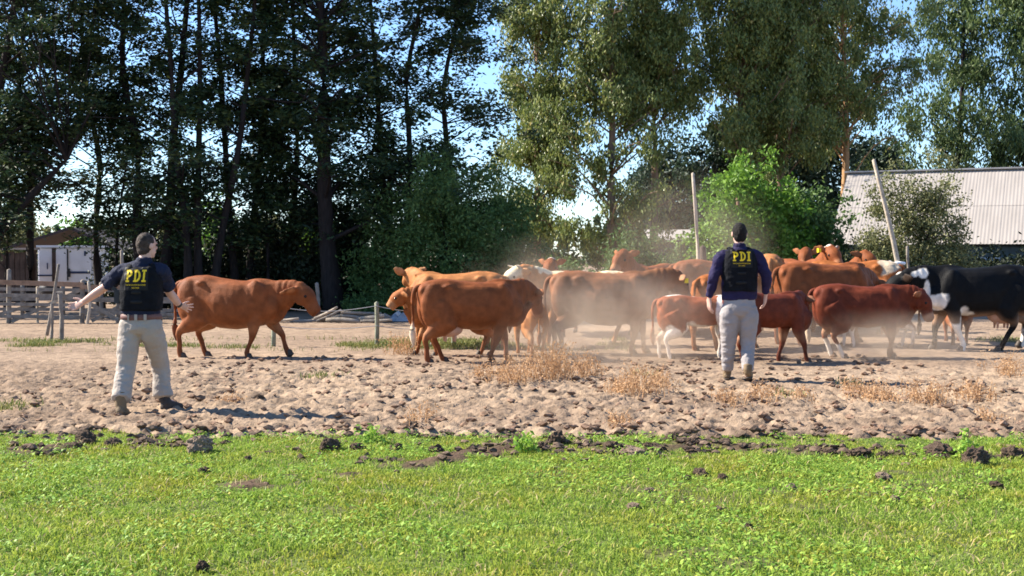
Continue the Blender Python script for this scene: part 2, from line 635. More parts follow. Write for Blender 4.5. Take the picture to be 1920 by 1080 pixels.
def blades(rs, x, y, z, hgt, wid, lean=.6):
    """bent two-segment blades: 5 vertices, one triangle and one quad written as two quads"""
    n = len(x)
    a = rs.uniform(0, 2 * np.pi, n)
    b = rs.uniform(0, 2 * np.pi, n)
    le = hgt * rs.uniform(.2, 1.0, n) * lean
    dx, dy = np.cos(a) * wid / 2, np.sin(a) * wid / 2
    lx, ly = np.cos(b) * le, np.sin(b) * le
    base = np.stack([x, y, z], 1)
    o = np.stack([dx, dy, dx * 0], 1)
    mid = base + np.stack([lx * .35, ly * .35, hgt * .6], 1)
    tip = base + np.stack([lx, ly, hgt * rs.uniform(.55, 1.0, n)], 1)
    V = np.stack([base - o * .7, base + o * .7, mid + o, mid - o, tip], 1).reshape(-1, 3)
    k = np.arange(n)[:, None] * 5
    T = np.concatenate([k + np.array([[0, 1, 2]]), k + np.array([[0, 2, 3]]), k + np.array([[3, 2, 4]])], 1).reshape(-1, 3)
    return V, T


rs = np.random.RandomState(3)
N = 330000
x, y = rs.uniform(-5.6, 5.6, N), 5.2 + (10.9 - 5.2) * rs.uniform(0, 1, N) ** .85
q = np.stack([x, y], 1)
keep = rs.uniform(0, 1, N) > soil_mask(x, y) * 1.5 + .25 * np.clip(.5 - fbm(q * 3, 91), 0, 1)
keep &= (y < edge_at(x) - .02) & (np.abs(x) < y * .42 + .7)
keep &= rs.uniform(0, 1, N) > np.clip((y - edge_at(x) + .5) * .9, 0, .6)
x, y, q = x[keep], y[keep], q[keep]
tall = .35 + 1.1 * fbm(q * 2.6, 92) ** 1.5 + .8 * np.clip(fbm(q * .9, 93) - .55, 0, 1)
h = (.050 - .018 * np.clip((y - 9.4), 0, 1)) * tall * rs.uniform(.5, 1.25, len(x))
V1, T1 = blades(rs, x, y, turf_h(x, y) - .004, h, rs.uniform(.004, .010, len(x)), 1.0)
me = npmesh("grass", V1, T1)
tag(link("grass", me, M['grass']), kind='stuff')
# broad low weeds growing through it
Nw = 60000
x, y = rs.uniform(-5, 5, Nw), rs.uniform(5.3, 10.7, Nw)
q = np.stack([x, y], 1)
keep = (fbm(q * 2.2, 95) > .47 + .12 * rs.uniform(0, 1, Nw)) & (y < edge_at(x)) & (np.abs(x) < y * .42 + .6) & (soil_mask(x, y) < .5)
x, y = x[keep], y[keep]
n = len(x)
zz = turf_h(x, y) + rs.uniform(.015, .055, n)
a = rs.uniform(0, 2 * np.pi, n)
L, Wd = rs.uniform(.008, .018, n), rs.uniform(.005, .010, n)
d = np.stack([np.cos(a) * L, np.sin(a) * L, rs.uniform(-.4, .8, n) * L], 1)
s_ = np.stack([-np.sin(a) * Wd, np.cos(a) * Wd, rs.uniform(-.5, .5, n) * Wd], 1)
c0 = np.stack([x, y, zz], 1)
V2 = np.stack([c0 - d, c0 + s_, c0 + d, c0 - s_], 1).reshape(-1, 3)
me = npmesh("weed_leaves", V2, np.arange(4 * n).reshape(-1, 4))
M['clover'] = leaf_mat('low_weed_leaves', (.13, .28, .03), (.36, .50, .08), .35, .5, (.50, .45, .08))
tag(link("ground_cover", me, M['clover']), kind='stuff')

# dead straw blades lying in the pasture
x, y = rs.uniform(-5, 5, 9000), rs.uniform(5.3, 10.6, 9000)
q = np.stack([x, y], 1)
keep = (np.abs(x) < y * .42 + .6) & (fbm(q * 1.3, 97) + .25 * rs.uniform(0, 1, 9000) > .62) & (y < edge_at(x))
x, y = x[keep], y[keep]
V4, T4 = blades(rs, x, y, turf_h(x, y) + .004, rs.uniform(.02, .06, len(x)), rs.uniform(.004, .009, len(x)), 2.2)
M['straw'] = leaf_mat('dead_straw', (.36, .27, .13), (.55, .44, .22), .3, .7)
tag(link("dead_straw", npmesh("dead_straw", V4, T4), M['straw']), kind='stuff')

# rough grass along the wire fence and scattered in the yard
N = 60000
x, y = rs.uniform(-10, 2.0, N), rs.normal(21.6, .55, N)
q = np.stack([x, y], 1)
keep = (fbm(q * np.array([.9, 1.6]), 96) + .15 * rs.uniform(-1, 1, N) > .60) & (y < 24)
x, y = x[keep], y[keep]
xs = [x]
ys = [y]
for px, py, r_, k in ((8, 770, .16, 260), (595, 712, .12, 120), (1885, 640, .28, 380), (1590, 722, .1, 70), (1480, 745, .12, 60), (1210, 705, .1, 60)):
    g = gnd(px, py)
    xs.append(rs.normal(g.x, r_, k))
    ys.append(rs.normal(g.y, r_, k))
x, y = np.concatenate(xs), np.concatenate(ys)
V3, T3 = blades(rs, x, y, dirt_h(x, y) - .01, rs.uniform(.03, .12, len(x)), rs.uniform(.006, .014, len(x)), .9)
tag(link("rough_grass", npmesh("rough_grass", V3, T3), M['fencegrass']), kind='stuff')


# ------------------------------------------------------------------ foliage
def leaves(rs, C, L, W, mode='rand', jit=.5):
    """one folded rhombus per leaf"""
    n = len(C)
    if mode == 'hang':
        d = np.stack([rs.normal(0, .55, n), rs.normal(0, .55, n), -np.ones(n)], 1)
    elif mode == 'flat':
        a = rs.uniform(0, 2 * np.pi, n)
        d = np.stack([np.cos(a), np.sin(a), rs.normal(-.25, .35, n)], 1)
    else:
        d = rs.normal(0, 1, (n, 3))
    d /= np.linalg.norm(d, axis=1)[:, None]
    s = np.cross(d, rs.normal(0, 1, (n, 3)) + (np.array([0, 0, 1.6]) if mode == 'flat' else 0))
    s /= np.linalg.norm(s, axis=1)[:, None] + 1e-9
    nn = np.cross(d, s)
    L = L * rs.uniform(.6, 1.3, n)[:, None]
    W = W * rs.uniform(.6, 1.3, n)[:, None]
    V = np.stack([C - d * L * .5, C + s * W * .5 + nn * W * .15 - d * L * .08, C + d * L * .5, C - s * W * .5 + nn * W * .15 - d * L * .08], 1).reshape(-1, 3)
    return V, np.arange(4 * n).reshape(-1, 4)


def tree(name, label, cat, group, base, H, stems, env, nb, per, leaf, lm, bm, sigma=(.25, .25, .2), mode='rand', start=.25, tr=.16, lift=.5, seed=1, twig=5, stemcap=True, droop=0.0):
    """stems: list of polylines (relative); env(h01) -> radius of the crown at that share of the height"""
    rs = np.random.RandomState(seed)
    root = empty(name, base)
    tag(root, label, cat, group)
    mb = MB()
    tips = []
    for st in stems:
        st = np.array(st, dtype=float)
        n = len(st)
        mb.tube(st, [tr * (1 - .86 * i / (n - 1)) * (1.25 if i == 0 else 1) for i in range(n)], 8, 3)
    P = [catmull(np.array(s, dtype=float), 8) for s in stems]
    for b in range(nb):
        st = P[rs.randint(len(P))]
        zt = rs.uniform(start, .98) ** .85 * H
        r = env(zt / H)
        if r <= .05:
            continue
        a = rs.uniform(0, 2 * np.pi)
        rad = r * math.sqrt(rs.uniform(.08, 1))
        za = max(.1, zt - lift * rad)
        i = int(np.argmin(np.abs(st[:, 2] - za)))
        p0 = st[i]
        p3 = np.array([st[i][0] * .6 + math.cos(a) * rad, st[i][1] * .6 + math.sin(a) * rad, zt - droop * rad])
        mid = (p0 + p3) / 2 + np.array([0, 0, .12 * rad]) + rs.normal(0, .08 * rad + .01, 3)
        br = max(.012, tr * .32 * (1 - .75 * zt / H) * min(1, rad / 1.2 + .25))
        mb.tube([p0, mid, p3], [br, br * .6, br * .2], 5, 3, cap=False)
        for k in range(twig):
            f = rs.uniform(.35, 1.1)
            t = p0 * (1 - f) ** 2 + 2 * mid * f * (1 - f) + p3 * f * f if f <= 1 else p3 + (p3 - mid) * (f - 1)
            t = t + rs.normal(0, .16 * rad + .12, 3) * np.array([1, 1, .7])
            tips.append(t)
            if rs.rand() < .35:
                q0 = p0 * .3 + p3 * .7
                mb.tube([q0, (q0 + t) / 2 + rs.normal(0, .03, 3), t], [br * .35, br * .25, .006], 4, 2, cap=False)
    tips = np.array(tips)
    me = mb.mesh("trunk")
    link("trunk", me, bm, root)
    C = np.repeat(tips, per, axis=0)
    C = C + rs.normal(0, 1, C.shape) * np.array(sigma) * rs.uniform(.5, 1.4, (len(C), 1))
    C = C[C[:, 2] > .05]
    Vv, Ff = leaves(rs, C, leaf[0], leaf[1], mode)
    link("crown", npmesh("crown", Vv, Ff), lm, root)
    return root


def shrub(name, label, cat, base, rx, ry, h, nclump, per, leaf, lm, seed, group=None, sig=.16, mode='rand', shape=1.0, bm=None, shell=.55):
    """a bush: stems from the ground to leaf clumps spread through an uneven dome"""
    rs = np.random.RandomState(seed)
    root = empty(name, base)
    tag(root, label, cat, group)
    mb = MB()
    tips = []
    ph = rs.uniform(0, 6.28, 6)
    while len(tips) < nclump:
        v = rs.normal(0, 1, 3)
        v /= np.linalg.norm(v)
        v[2] = abs(v[2]) * 1.0 - .05
        rr = rs.uniform(shell, 1.0) if rs.rand() < .8 else rs.uniform(.1, 1)
        az = math.atan2(v[1], v[0])
        wob = 1 + .13 * math.sin(3 * az + ph[0] + 4 * v[2]) + .10 * math.sin(5 * az + ph[1] - 3 * v[2]) + .08 * math.sin(9 * v[2] + ph[2])
        zf = max(.03, v[2] * rr * wob)
        tap = (1 - zf * shape * .35)
        tips.append((v[0] * rx * rr * wob * tap, v[1] * ry * rr * wob * tap, zf * h))
    tips = np.array(tips)
    for k in range(14):
        t = tips[rs.randint(len(tips))]
        kf = min(1, h / 2.0) ** 1.3
        mb.tube([(rs.normal(0, .12) * kf, rs.normal(0, .12) * kf, 0), t * np.array([.35, .35, .5]), t], [.035 * kf, .022 * kf, .008 * kf], 5, 3, cap=False)
    link("stem", mb.mesh("stem"), bm or M['bark'], root)
    C = np.repeat(tips, per, axis=0)
    C = C + rs.normal(0, sig, C.shape) * np.array([1, 1, .8])
    C = C[C[:, 2] > .02]
    Vv, Ff = leaves(rs, C, leaf[0], leaf[1], mode)
    link("foliage", npmesh("foliage", Vv, Ff), lm, root)
    return root


def stem_path(H, lean=(0, 0), wob=.15, n=6, seed=0, off=(0, 0), z1=1.0):
    r_ = random.Random(seed)
    return [(off[0] + lean[0] * i / (n - 1) + (r_.uniform(-wob, wob) if 0 < i else 0), off[1] + lean[1] * i / (n - 1) + (r_.uniform(-wob, wob) if 0 < i else 0), H * z1 * i / (n - 1) - (.1 if i == 0 else 0)) for i in range(n)]

# ------------------------------------------------------------------ the trees
def cone_env(r0, r1, p=.8):
    return lambda t: r1 + (r0 - r1) * max(0, 1 - t) ** p


def oval_env(r, lo=.35, k=1.0):
    return lambda t: r * (lo + (1 - lo) * max(0.0, math.sin(math.pi * min(1, max(0, .08 + t * .9)))) ** k)


DARK_ROW = [  # px, Y, height, crown radius, stems, seed, label
    (-40, 33, 12.5, 2.5, 2, 11, 'dark leaning tree at the picture edge, its trunk cut off by the frame'),
    (57, 35, 12, 2.1, 1, 12, 'dark tree with one straight trunk rising beside the white trailer'),
    (190, 36.5, 12.5, 2.2, 1, 13, 'dark airy tree behind the dark blue shirted man, above the shed roof'),
    (287, 35, 13, 2.2, 2, 14, 'dark tree with a thick upright trunk just past the short sleeved man'),
    (372, 34, 13, 2.2, 3, 15, 'dark tree with slanting twin stems above the rump of the walking red cow'),
    (455, 36, 13.5, 2.2, 2, 16, 'dark tall tree with two close parallel stems above the red cow'),
    (545, 36.5, 13, 2.4, 1, 17, 'dark leafy tree above the head of the walking red cow'),
    (628, 34.5, 13, 2.3, 1, 18, 'dark tree with the thickest trunk, beside the big round evergreen bush'),
    (735, 35.8, 13, 2.6, 2, 19, 'dark tall tree behind the round evergreen bush, hiding its trunk'),
    (815, 36, 12.5, 2.7, 1, 20, 'dark fronded tree at the gap of open sky, with drooping outer boughs'),
]
for (px, Y, H, r, ns, sd, lab) in DARK_ROW:
    g_ = random.Random(sd)
    if ns == 1:
        st = [stem_path(H, (g_.uniform(-.9, .9), 0), .22, 7, sd)]
    else:
        st = [stem_path(H, ((k - (ns - 1) / 2) * 1.5 + g_.uniform(-.5, .5), g_.uniform(-.5, .5)), .2, 7, sd + k, ((k - (ns - 1) / 2) * .25, k * .1)) for k in range(ns)]
    if px == -40:
        st = [[(-.3, 0, -.1), (.0, 0, 2.5), (.4, .1, 5), (1.0, 0, 8), (1.5, 0, 12)], [(-.2, 0, -.1), (.4, .2, 2.0), (1.4, .3, 3.2), (2.2, .3, 4.0)]]
    tr = {18: .26, 14: .16, 11: .22}.get(sd, .115)
    last = px == 815
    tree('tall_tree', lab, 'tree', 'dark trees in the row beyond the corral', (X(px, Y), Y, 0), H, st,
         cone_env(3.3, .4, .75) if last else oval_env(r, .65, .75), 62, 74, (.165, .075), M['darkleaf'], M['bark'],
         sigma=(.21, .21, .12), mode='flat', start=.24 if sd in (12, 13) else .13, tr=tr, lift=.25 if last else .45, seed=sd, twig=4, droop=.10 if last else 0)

GUM_ROW = [
    (1010, 55, 15, 1.8, 31, 'outermost olive green gum tree bordering the open gap of blue sky', 1),
    (1150, 53, 16.5, 2.8, 32, 'sunlit olive green gum tree with a dark red trunk, behind the dust cloud', 1),
    (1226, 55, 17, 2.4, 33, 'gum tree with a long bare dark trunk behind the dusty brown cow', 1),
    (1385, 55, 16.5, 2.5, 34, 'dense gum tree rising behind the lime green bush', 2),
    (1462, 56, 17, 2.6, 35, 'gum tree with drooping sunlit leaves above the walking man in indigo', 1),
    (1583, 58, 18, 3.0, 36, 'gum tree with a pale sunlit orange trunk beside the barn roof', 1),
]
for (px, Y, H, r, sd, lab, ns) in GUM_ROW:
    st = [stem_path(H, (.3 * (k - .3), .2 * k), .10, 7, sd + 7 * k, (.3 * k, 0)) for k in range(ns)]
    low = {31: .04, 32: .06, 33: .42, 34: .30, 35: .30, 36: .34}[sd]
    tree('gum_tree', lab, 'tree', 'gum trees behind the herd', (X(px, Y), Y, 0), H, st, oval_env(r * 1.22, .66, .6), 78, 105, (.19, .085),
         M['gumleaf'], M['litbark'] if sd == 36 else M['gumbark'], sigma=(.21, .21, .25), mode='hang', start=low, tr=.21, lift=.7, seed=sd, twig=5)
for (px, Y, H, r, sd, lab) in ((1795, 62, 16, 2.9, 41, 'bluish green gum tree standing behind the barn ridge'),
                               (1915, 60, 15.5, 2.2, 42, 'green gum tree behind the barn, cut off by the picture edge')):
    tree('gum_tree', lab, 'tree', 'gum trees behind the barn', (X(px, Y), Y, 0), H, [stem_path(H, (.2, 0), .12, 7, sd)], oval_env(r, .5, .8), 50, 62,
         (.27, .10), M['fargumleaf'], M['bark'], sigma=(.27, .27, .30), mode='hang', start=.25, tr=.2, lift=.7, seed=sd, twig=5)

# young leafy trees standing among the trunks of the dark row
for i, (px, Y, H, r, lab) in enumerate(((225, 35.5, 6.6, 1.5, 'young dark leafy tree over the head of the short sleeved man'), (500, 35.5, 6.8, 1.5, 'young dark leafy tree above the withers of the walking red cow'),
                                        (690, 36.2, 7.2, 1.6, 'young dark leafy tree rising over the flank of the evergreen bush'), (10, 35.0, 5.6, 1.5, 'young dark leafy tree beside the board shed at the picture edge'))):
    tree('young_tree', lab, 'tree', 'young trees among the dark row', (X(px, Y), Y, 0), H, [stem_path(H, (.2, 0), .15, 6, 160 + i)], oval_env(r, .7, .6), 34, 58, (.165, .078),
         M['darkleaf'], M['bark'], sigma=(.23, .23, .15), mode='flat', start=.25, tr=.06, lift=.5, seed=160 + i, twig=4)

# lower trees behind the gum trunks
for i, (px, Y, H, r, lab) in enumerate(((1262, 64, 7.0, 1.7, 'bluish dark tree low behind the straight pale pole'), (1345, 62, 8.2, 1.9, 'dark bluish tree peeking over the lime bush crown'), (1440, 66, 8.6, 2.0, 'dark bluish tree low behind the gum stems above the man in indigo'),
                                        (1535, 63, 8.0, 1.9, 'dark bluish tree beside the orange gum trunk'), (1640, 68, 7.6, 1.8, 'dark bluish tree just over the barn roof end'), (1205, 70, 6.0, 1.5, 'low bluish tree behind the long bare gum trunk'))):
    tree('back_tree', lab, 'tree', 'low bluish trees behind the gums', (X(px, Y), Y, 0), H, [stem_path(H, (.2, 0), .1, 6, 140 + i)], oval_env(r, .7, .6), 40, 62, (.30, .12),
         M['bluishleaf'], M['bark'], sigma=(.30, .30, .30), mode='rand', start=.1, tr=.14, lift=.5, seed=140 + i, twig=5)

# bushes
shrub('evergreen_bush', 'big round dark green evergreen bush behind the herd', 'bush', (X(850, 34), 34, 0), 2.8, 1.9, 4.3, 900, 62, (.12, .05), M['bushleaf'], 51, sig=.17, mode='rand', shape=.35, shell=.6)
shrub('lime_bush', 'bright lime green leafy bush behind the man in the indigo shirt', 'bush', (X(1408, 38.5), 38.5, 0), 2.45, 1.5, 4.3, 400, 64, (.15, .09), M['limeleaf'], 52, sig=.16, shape=.4)
shrub('dark_bush', 'deep green bush between the lime bush and the barn', 'bush', (X(1520, 39.2), 39.2, 0), 1.5, 1.2, 4.0, 200, 60, (.15, .09), M['bushleaf'], 53, sig=.18, shape=.6)
shrub('olive_shrub', 'loose olive grey shrub in front of the barn roof', 'shrub', (X(1712, 37), 37, 0), 2.35, 1.3, 4.15, 540, 60, (.105, .058), M['oliveleaf'], 54, sig=.15, shape=.6)
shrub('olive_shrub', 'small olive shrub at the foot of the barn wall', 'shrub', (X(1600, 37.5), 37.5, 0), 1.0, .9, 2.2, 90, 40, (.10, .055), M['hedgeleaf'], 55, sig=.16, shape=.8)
hx = [(335, 36, 3.2, 'dark shrub in shade beyond the rump of the walking red cow'), (425, 37, 3.0, 'dark shrub in shade above the back of the walking red cow'),
      (520, 36.5, 3.4, 'dark shrub in shade above the head of the walking red cow'), (606, 35.5, 4.0, 'nearly black shrub at the foot of the thickest trunk'),
      (255, 39, 3.0, 'dark shrub in shade behind the head of the short sleeved man'), (668, 36.5, 3.8, 'nearly black shrub touching the round evergreen bush')]
for i, (px, Y, h, lab) in enumerate(hx):
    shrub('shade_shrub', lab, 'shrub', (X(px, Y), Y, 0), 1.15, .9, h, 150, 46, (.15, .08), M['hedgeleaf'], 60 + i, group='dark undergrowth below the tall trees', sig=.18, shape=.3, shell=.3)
for i, (px, Y, h, r, lab) in enumerate(((1180, 43, 2.6, 1.2, 'brownish green shrub low behind the head with the raised ears'), (1245, 44, 2.0, 1.3, 'grey green shrub in the dust in front of the small pale roof'),
                                        (1850, 41, 1.9, 1.5, 'dark shrub in the shade of the barn wall above the black cow'), (1060, 47, 1.5, .9, 'low shrub at the bright gap of sky above the herd'), (1785, 40.5, 1.7, 1.2, 'dark shrub under the barn eave beside the olive shrub'), (1935, 40, 1.9, 1.3, 'dark shrub under the barn eave at the picture edge'))):
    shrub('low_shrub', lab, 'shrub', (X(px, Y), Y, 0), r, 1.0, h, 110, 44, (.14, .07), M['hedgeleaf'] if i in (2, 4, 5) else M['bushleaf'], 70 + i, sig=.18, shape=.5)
# lit bushes far behind the dark trunks
for i, (px, Y, h) in enumerate(((330, 62, 4.2), (405, 66, 4.6), (500, 64, 3.8), (150, 68, 3.6), (40, 66, 4.0), (590, 66, 3.8))):
    labs = ['sunlit bush far beyond the trunks above the red cow rump', 'tallest sunlit bush glimpsed between the dark trunks', 'sunlit bush far beyond the trunks above the red cow withers',
            'sunlit bush far beyond the shed roof', 'sunlit bush far behind the white trailer', 'sunlit bush far beyond the red cow head']
    shrub('field_bush', labs[i], 'bush', (X(px, Y), Y, 0), 1.9, 1.6, h, 130, 40, (.26, .14), M['limeleaf'] if i % 2 else M['oliveleaf'], 80 + i, group='sunlit bushes beyond the dark tree row', sig=.3, shape=.4)

# far-off wood along the horizon: conical and rounded crowns joined in one mass
rs = np.random.RandomState(99)
cs = []
for k in range(210):
    xx, yy = rs.uniform(-120, 130), rs.uniform(190, 260)
    hh = rs.uniform(5, 8.5)
    rr = rs.uniform(1.0, 2.2)
    n = 170
    zf = rs.uniform(0, 1, n)
    a = rs.uniform(0, 6.283, n)
    r = rr * (1 - zf) ** .7 * np.sqrt(rs.uniform(.2, 1, n)) + .12
    cs.append(np.stack([xx + r * np.cos(a), yy + r * np.sin(a), zf * hh], 1))
C = np.concatenate(cs)
Vv, Ff = leaves(rs, C, 1.1, .7, 'rand')
tag(link("far_wood", npmesh("far_wood", Vv, Ff), M['farleaf']), kind='stuff')

# ------------------------------------------------------------------ barn with corrugated roof
rl, rr_ = Vector((X(1588, 47), 47, 0)), Vector((X(1925, 44.5), 44.5, 0))
dr = (rr_ - rl).normalized()
nm = Vector((dr.y, -dr.x, 0))
if nm.y > 0:
    nm = -nm
ZR, ZE, RUN, LEN = 4.52, 1.92, 3.7, 15.3
root = empty('barn', rl + nm * RUN / 2)
tag(root, 'low barn with a pale weathered corrugated roof', 'barn')
ro = Vector(root.location)
sheet = None
SW = .9
nsh = int(LEN / SW)
for row in range(2):
    for k in range(nsh):
        if sheet is None:
            nw = 30
            u = np.linspace(0, SW + .04, nw + 1)
            hz = .0065 * np.sin(u / .115 * 2 * np.pi)
            sl_ = math.hypot(RUN, ZR - ZE) / 2 + .06
            V = np.concatenate([np.stack([u, u * 0, hz], 1), np.stack([u, u * 0 + sl_, hz], 1)])
            F = [(i, i + 1, nw + 2 + i, nw + 1 + i) for i in range(nw)]
            sheet = npmesh("roof_sheet", V, np.array(F), True)
            sheet.materials.append(M['roofing'])
        o = link("roof_sheet", sheet, None, root)
        f = row * .5
        p0 = rl + dr * (k * SW) + nm * (RUN * f) + Vector((0, 0, ZR + (ZE - ZR) * f + .012 * (1 - row) + .003 * (k % 2)))
        yv = (nm * RUN + Vector((0, 0, ZE - ZR))).normalized()
        zv = dr.cross(yv)
        m4 = Matrix((dr, yv, zv)).transposed().to_4x4()
        m4.translation = p0 - ro
        o.matrix_local = m4
mb = MB()
mb.bar(rl - ro + Vector((0, 0, ZR + .05)) - dr * .1, rl - ro + dr * LEN + Vector((0, 0, ZR + .05)), .05, .3)
mb.build('ridge_cap', M['paleroof'], root, False)
mb = MB()
w0 = rl + nm * (RUN - .35) - ro
for k in range(int(LEN / .3)):
    a = w0 + dr * (k * .3 + .15) + Vector((0, 0, .9))
    o = None
    if k == 0:
        b1 = MB().box((0, 0, 0), (.29, .03, 1.8)).build('board', M['barnwall'], root, False)
        o = b1
    else:
        o = b1.copy()
        COL.objects.link(o)
    o.location, o.rotation_euler = a - Vector((0, 0, .004 * (k % 3))), (0, 0, math.atan2(dr.y, dr.x))
mb = MB()
mb.bar(w0 - nm * 3.2 + Vector((0, 0, 1.2)) , w0 - nm * 3.2 + dr * LEN + Vector((0, 0, 1.2)), 2.4, .08)
mb.bar(w0 + Vector((0, 0, 1.0)) - nm * 3.2, w0 + Vector((0, 0, 1.0)) - nm * .1, 2.0, .08)
mb.build('back_wall', M['barnwall'], root, False)
# far slope
mb = MB()
A, B = rl - ro + Vector((0, 0, ZR)), rl - ro + dr * LEN + Vector((0, 0, ZR))
C_, D = B - nm * RUN + Vector((0, 0, ZE - ZR)), A - nm * RUN + Vector((0, 0, ZE - ZR))
up = Vector((0, 0, -.03))
mb.add([A, B, C_, D, A + up, B + up, C_ + up, D + up], [(0, 1, 2, 3), (7, 6, 5, 4), (0, 4, 5, 1), (1, 5, 6, 2), (2, 6, 7, 3), (3, 7, 4, 0)])
mb.build('far_roof', M['roofing'], root, False)
wf = w0 + dr * 5.0 + nm * .04 + Vector((0, 0, 1.15))
mb = MB().box((0, 0, 0), (.95, .06, .62))
win = mb.build('window', M['white'], root, False)
win.location, win.rotation_euler = wf, (0, 0, math.atan2(dr.y, dr.x))
for sx in (-1, 1):
    p_ = MB().box((sx * .22, 0, 0), (.40, .075, .52)).build('pane', M['glass'], win, False)

# small building behind the gum trees
c = at(1262, 440, 58)
root = empty('outbuilding', (c.x, 58, 0))
tag(root, 'small building with a pale roof half hidden behind the gum trunk', 'building')
MB().box((0, 0, 1.0), (1.9, 2.4, 2.0)).build('wall', M['barnwall'], root, False)
mb = MB()
mb.add([(-1.2, -1.4, 2.15), (1.0, -1.4, 2.15), (1.0, 1.0, 2.65), (-1.2, 1.0, 2.65), (-1.2, -1.4, 2.22), (1.0, -1.4, 2.22), (1.0, 1.0, 2.72), (-1.2, 1.0, 2.72)],
       [(3, 2, 1, 0), (4, 5, 6, 7), (0, 1, 5, 4), (1, 2, 6, 5), (2, 3, 7, 6), (3, 0, 4, 7)])
mb.build('roof', M['paleroof'], root, False)
MB().box((.35, -1.22, .9), (.7, .05, 1.7)).build('door', M['darkwood'], root, False)

# ------------------------------------------------------------------ white trailer and sheds
Yt = 43.0
a, b = at(66, 528, Yt), at(167, 463, Yt)
Wt, Zt0, Zt1 = b.x - a.x, .55, b.z
root = empty('white_trailer', ((a.x + b.x) / 2, Yt + 1.2, 0), R(4))
tag(root, 'boxy white trailer with a dark blue stripe behind the corral', 'trailer')
mb = MB().box((0, 0, (Zt0 + Zt1) / 2), (Wt, 2.3, Zt1 - Zt0))
me = mb.mesh('body', False)
bm = bmesh.new()
bm.from_mesh(me)
bmesh.ops.bevel(bm, geom=list(bm.edges), offset=.06, segments=2, affect='EDGES')
bm.to_mesh(me)
bm.free()
link('body', me, M['white'], root)
fy = -1.15
MB().box((.10, 0, Zt1 + .02), (Wt + .22, 2.5, .07)).build('roof', M['white'], root, False)
zs = at(0, 511, Yt).z
MB().box((.42, fy - .006, zs), (.80, .02, .075)).build('stripe', M['blue'], root, False)
MB().box((-.62, fy - .006, zs - .10), (.56, .02, .05)).build('stripe', M['blue'], root, False)
d = MB().box((-.36, fy - .015, (Zt0 + Zt1) / 2 + .02), (.13, .03, Zt1 - Zt0 - .12)).build('door_frame', M['darkwood'], root, False)
d = MB().box((-.12, fy - .010, (Zt0 + Zt1) / 2), (.36, .025, Zt1 - Zt0 - .16)).build('door', M['white'], root, False)
MB().box((.14, fy - .03, zs + .05), (.05, .03, .16)).build('handle', M['darkmetal'], d, False)
MB().box((.09, fy - .02, (Zt0 + Zt1) / 2 + .03), (.035, .03, Zt1 - Zt0 - .2)).build('seal', M['darkmetal'], root, False)
MB().box((.13, fy - .02, zs - .05), (.10, .05, .20)).build('lock_box', M['darkmetal'], root, False)
MB().box((-.58, fy - .012, zs + .22), (.03, .02, .2)).build('vent', M['blue'], root, False)
MB().box((.66, fy - .008, Zt1 - .22), (.06, .02, .16)).build('plate', M['blue'], root, False)
for sx in (-.55, .55):
    wh = MB().tube([(sx, fy + .02, .34), (sx, fy + .22, .34)], [.34, .34], 18, 1).build('wheel', M['darkmetal'], root)
    MB().tube([(sx, fy - .0, .34), (sx, fy + .05, .34)], [.17, .17], 14, 1).build('rim', M['wire'], wh)
MB().bar((-Wt / 2 - .9, 0, .5), (-Wt / 2 + .1, 0, .5), .1, .1).build('tow_bar', M['darkmetal'], root, False)

Ys = 47.0
pk, lo_, hi_ = at(138, 428, Ys), at(20, 466, Ys), at(226, 472, Ys)
root = empty('open_shed', (pk.x, Ys, 0))
tag(root, 'dark open shed with a sagging gable roof behind the trailer', 'shed')
L_ = lambda v: Vector((v.x - pk.x, 0, v.z))
mb = MB()
mb.bar(L_(lo_) + Vector((0, 1.2, 0)), L_(pk) + Vector((-.0, 1.2, 0)), .10, 3.2)
mb.bar(L_(pk) + Vector((.03, 1.2, 0)), L_(hi_) + Vector((.2, 1.2, 0)), .10, 3.2)
mb.build('roof', M['shedroof'], root, False)
mb = MB()
mb.bar(L_(at(95, 466, Ys)), L_(at(240, 482, Ys)), .14, .1).build('beam', M['oldwood'], root, False)
MB().bar(L_(at(160, 492, Ys)), L_(at(245, 495, Ys)), .20, .1).build('beam', M['darkwood'], root, False)
for px in (60, 176, 224):
    v = L_(at(px, 470, Ys))
    MB().bar((v.x, .25, 0), (v.x, .25, v.z), .12, .12).build('post', M['darkwood'], root, False)
root = empty('wooden_shed', (X(15, 41), 41, 0))
tag(root, 'dark brown board shed beyond the corral, beside the white trailer', 'shed')
x0, x1 = X(-60, 41) - X(15, 41), X(58, 41) - X(15, 41)
nb_ = 12
bs = None
for k in range(nb_):
    xx = x0 + (x1 - x0) * (k + .5) / nb_
    if bs is None:
        bs = MB().box((0, 0, .8), ((x1 - x0) / nb_ - .015, .03, 1.6)).build('board', M['darkwood'], root, False)
        o = bs
    else:
        o = bs.copy()
        COL.objects.link(o)
    o.location = (xx, .01 * (k % 2), .02 * (k % 3))
MB().box(((x0 + x1) / 2, .2, 1.73), (x1 - x0 + .2, .7, .06)).build('roof', M['roofing'], root, False)
MB().box(((x0 + x1) / 2, .45, .8), (x1 - x0, .05, 1.6)).build('back_wall', M['darkwood'], root, False)

# ------------------------------------------------------------------ corral of rough planks
Yc = 28.6
root = empty('corral_fence', (X(80, Yc), Yc, 0))
tag(root, 'rough wooden corral fence of uneven rails and braces behind the short sleeved man', 'fence')
ro = Vector(root.location)


def rail(p, q, wpx, Y=Yc, m='oldwood', nm_='plank', th=.035, par=None):
    a, b = at(p[0], p[1], Y), at(q[0], q[1], Y + (q[2] if len(q) > 2 else 0))
    if wpx > 0:
        mb = MB().bar(a - ro, b - ro, wpx * Y / FPX, th)
    return mb.build(nm_, M[m], par or root, False)


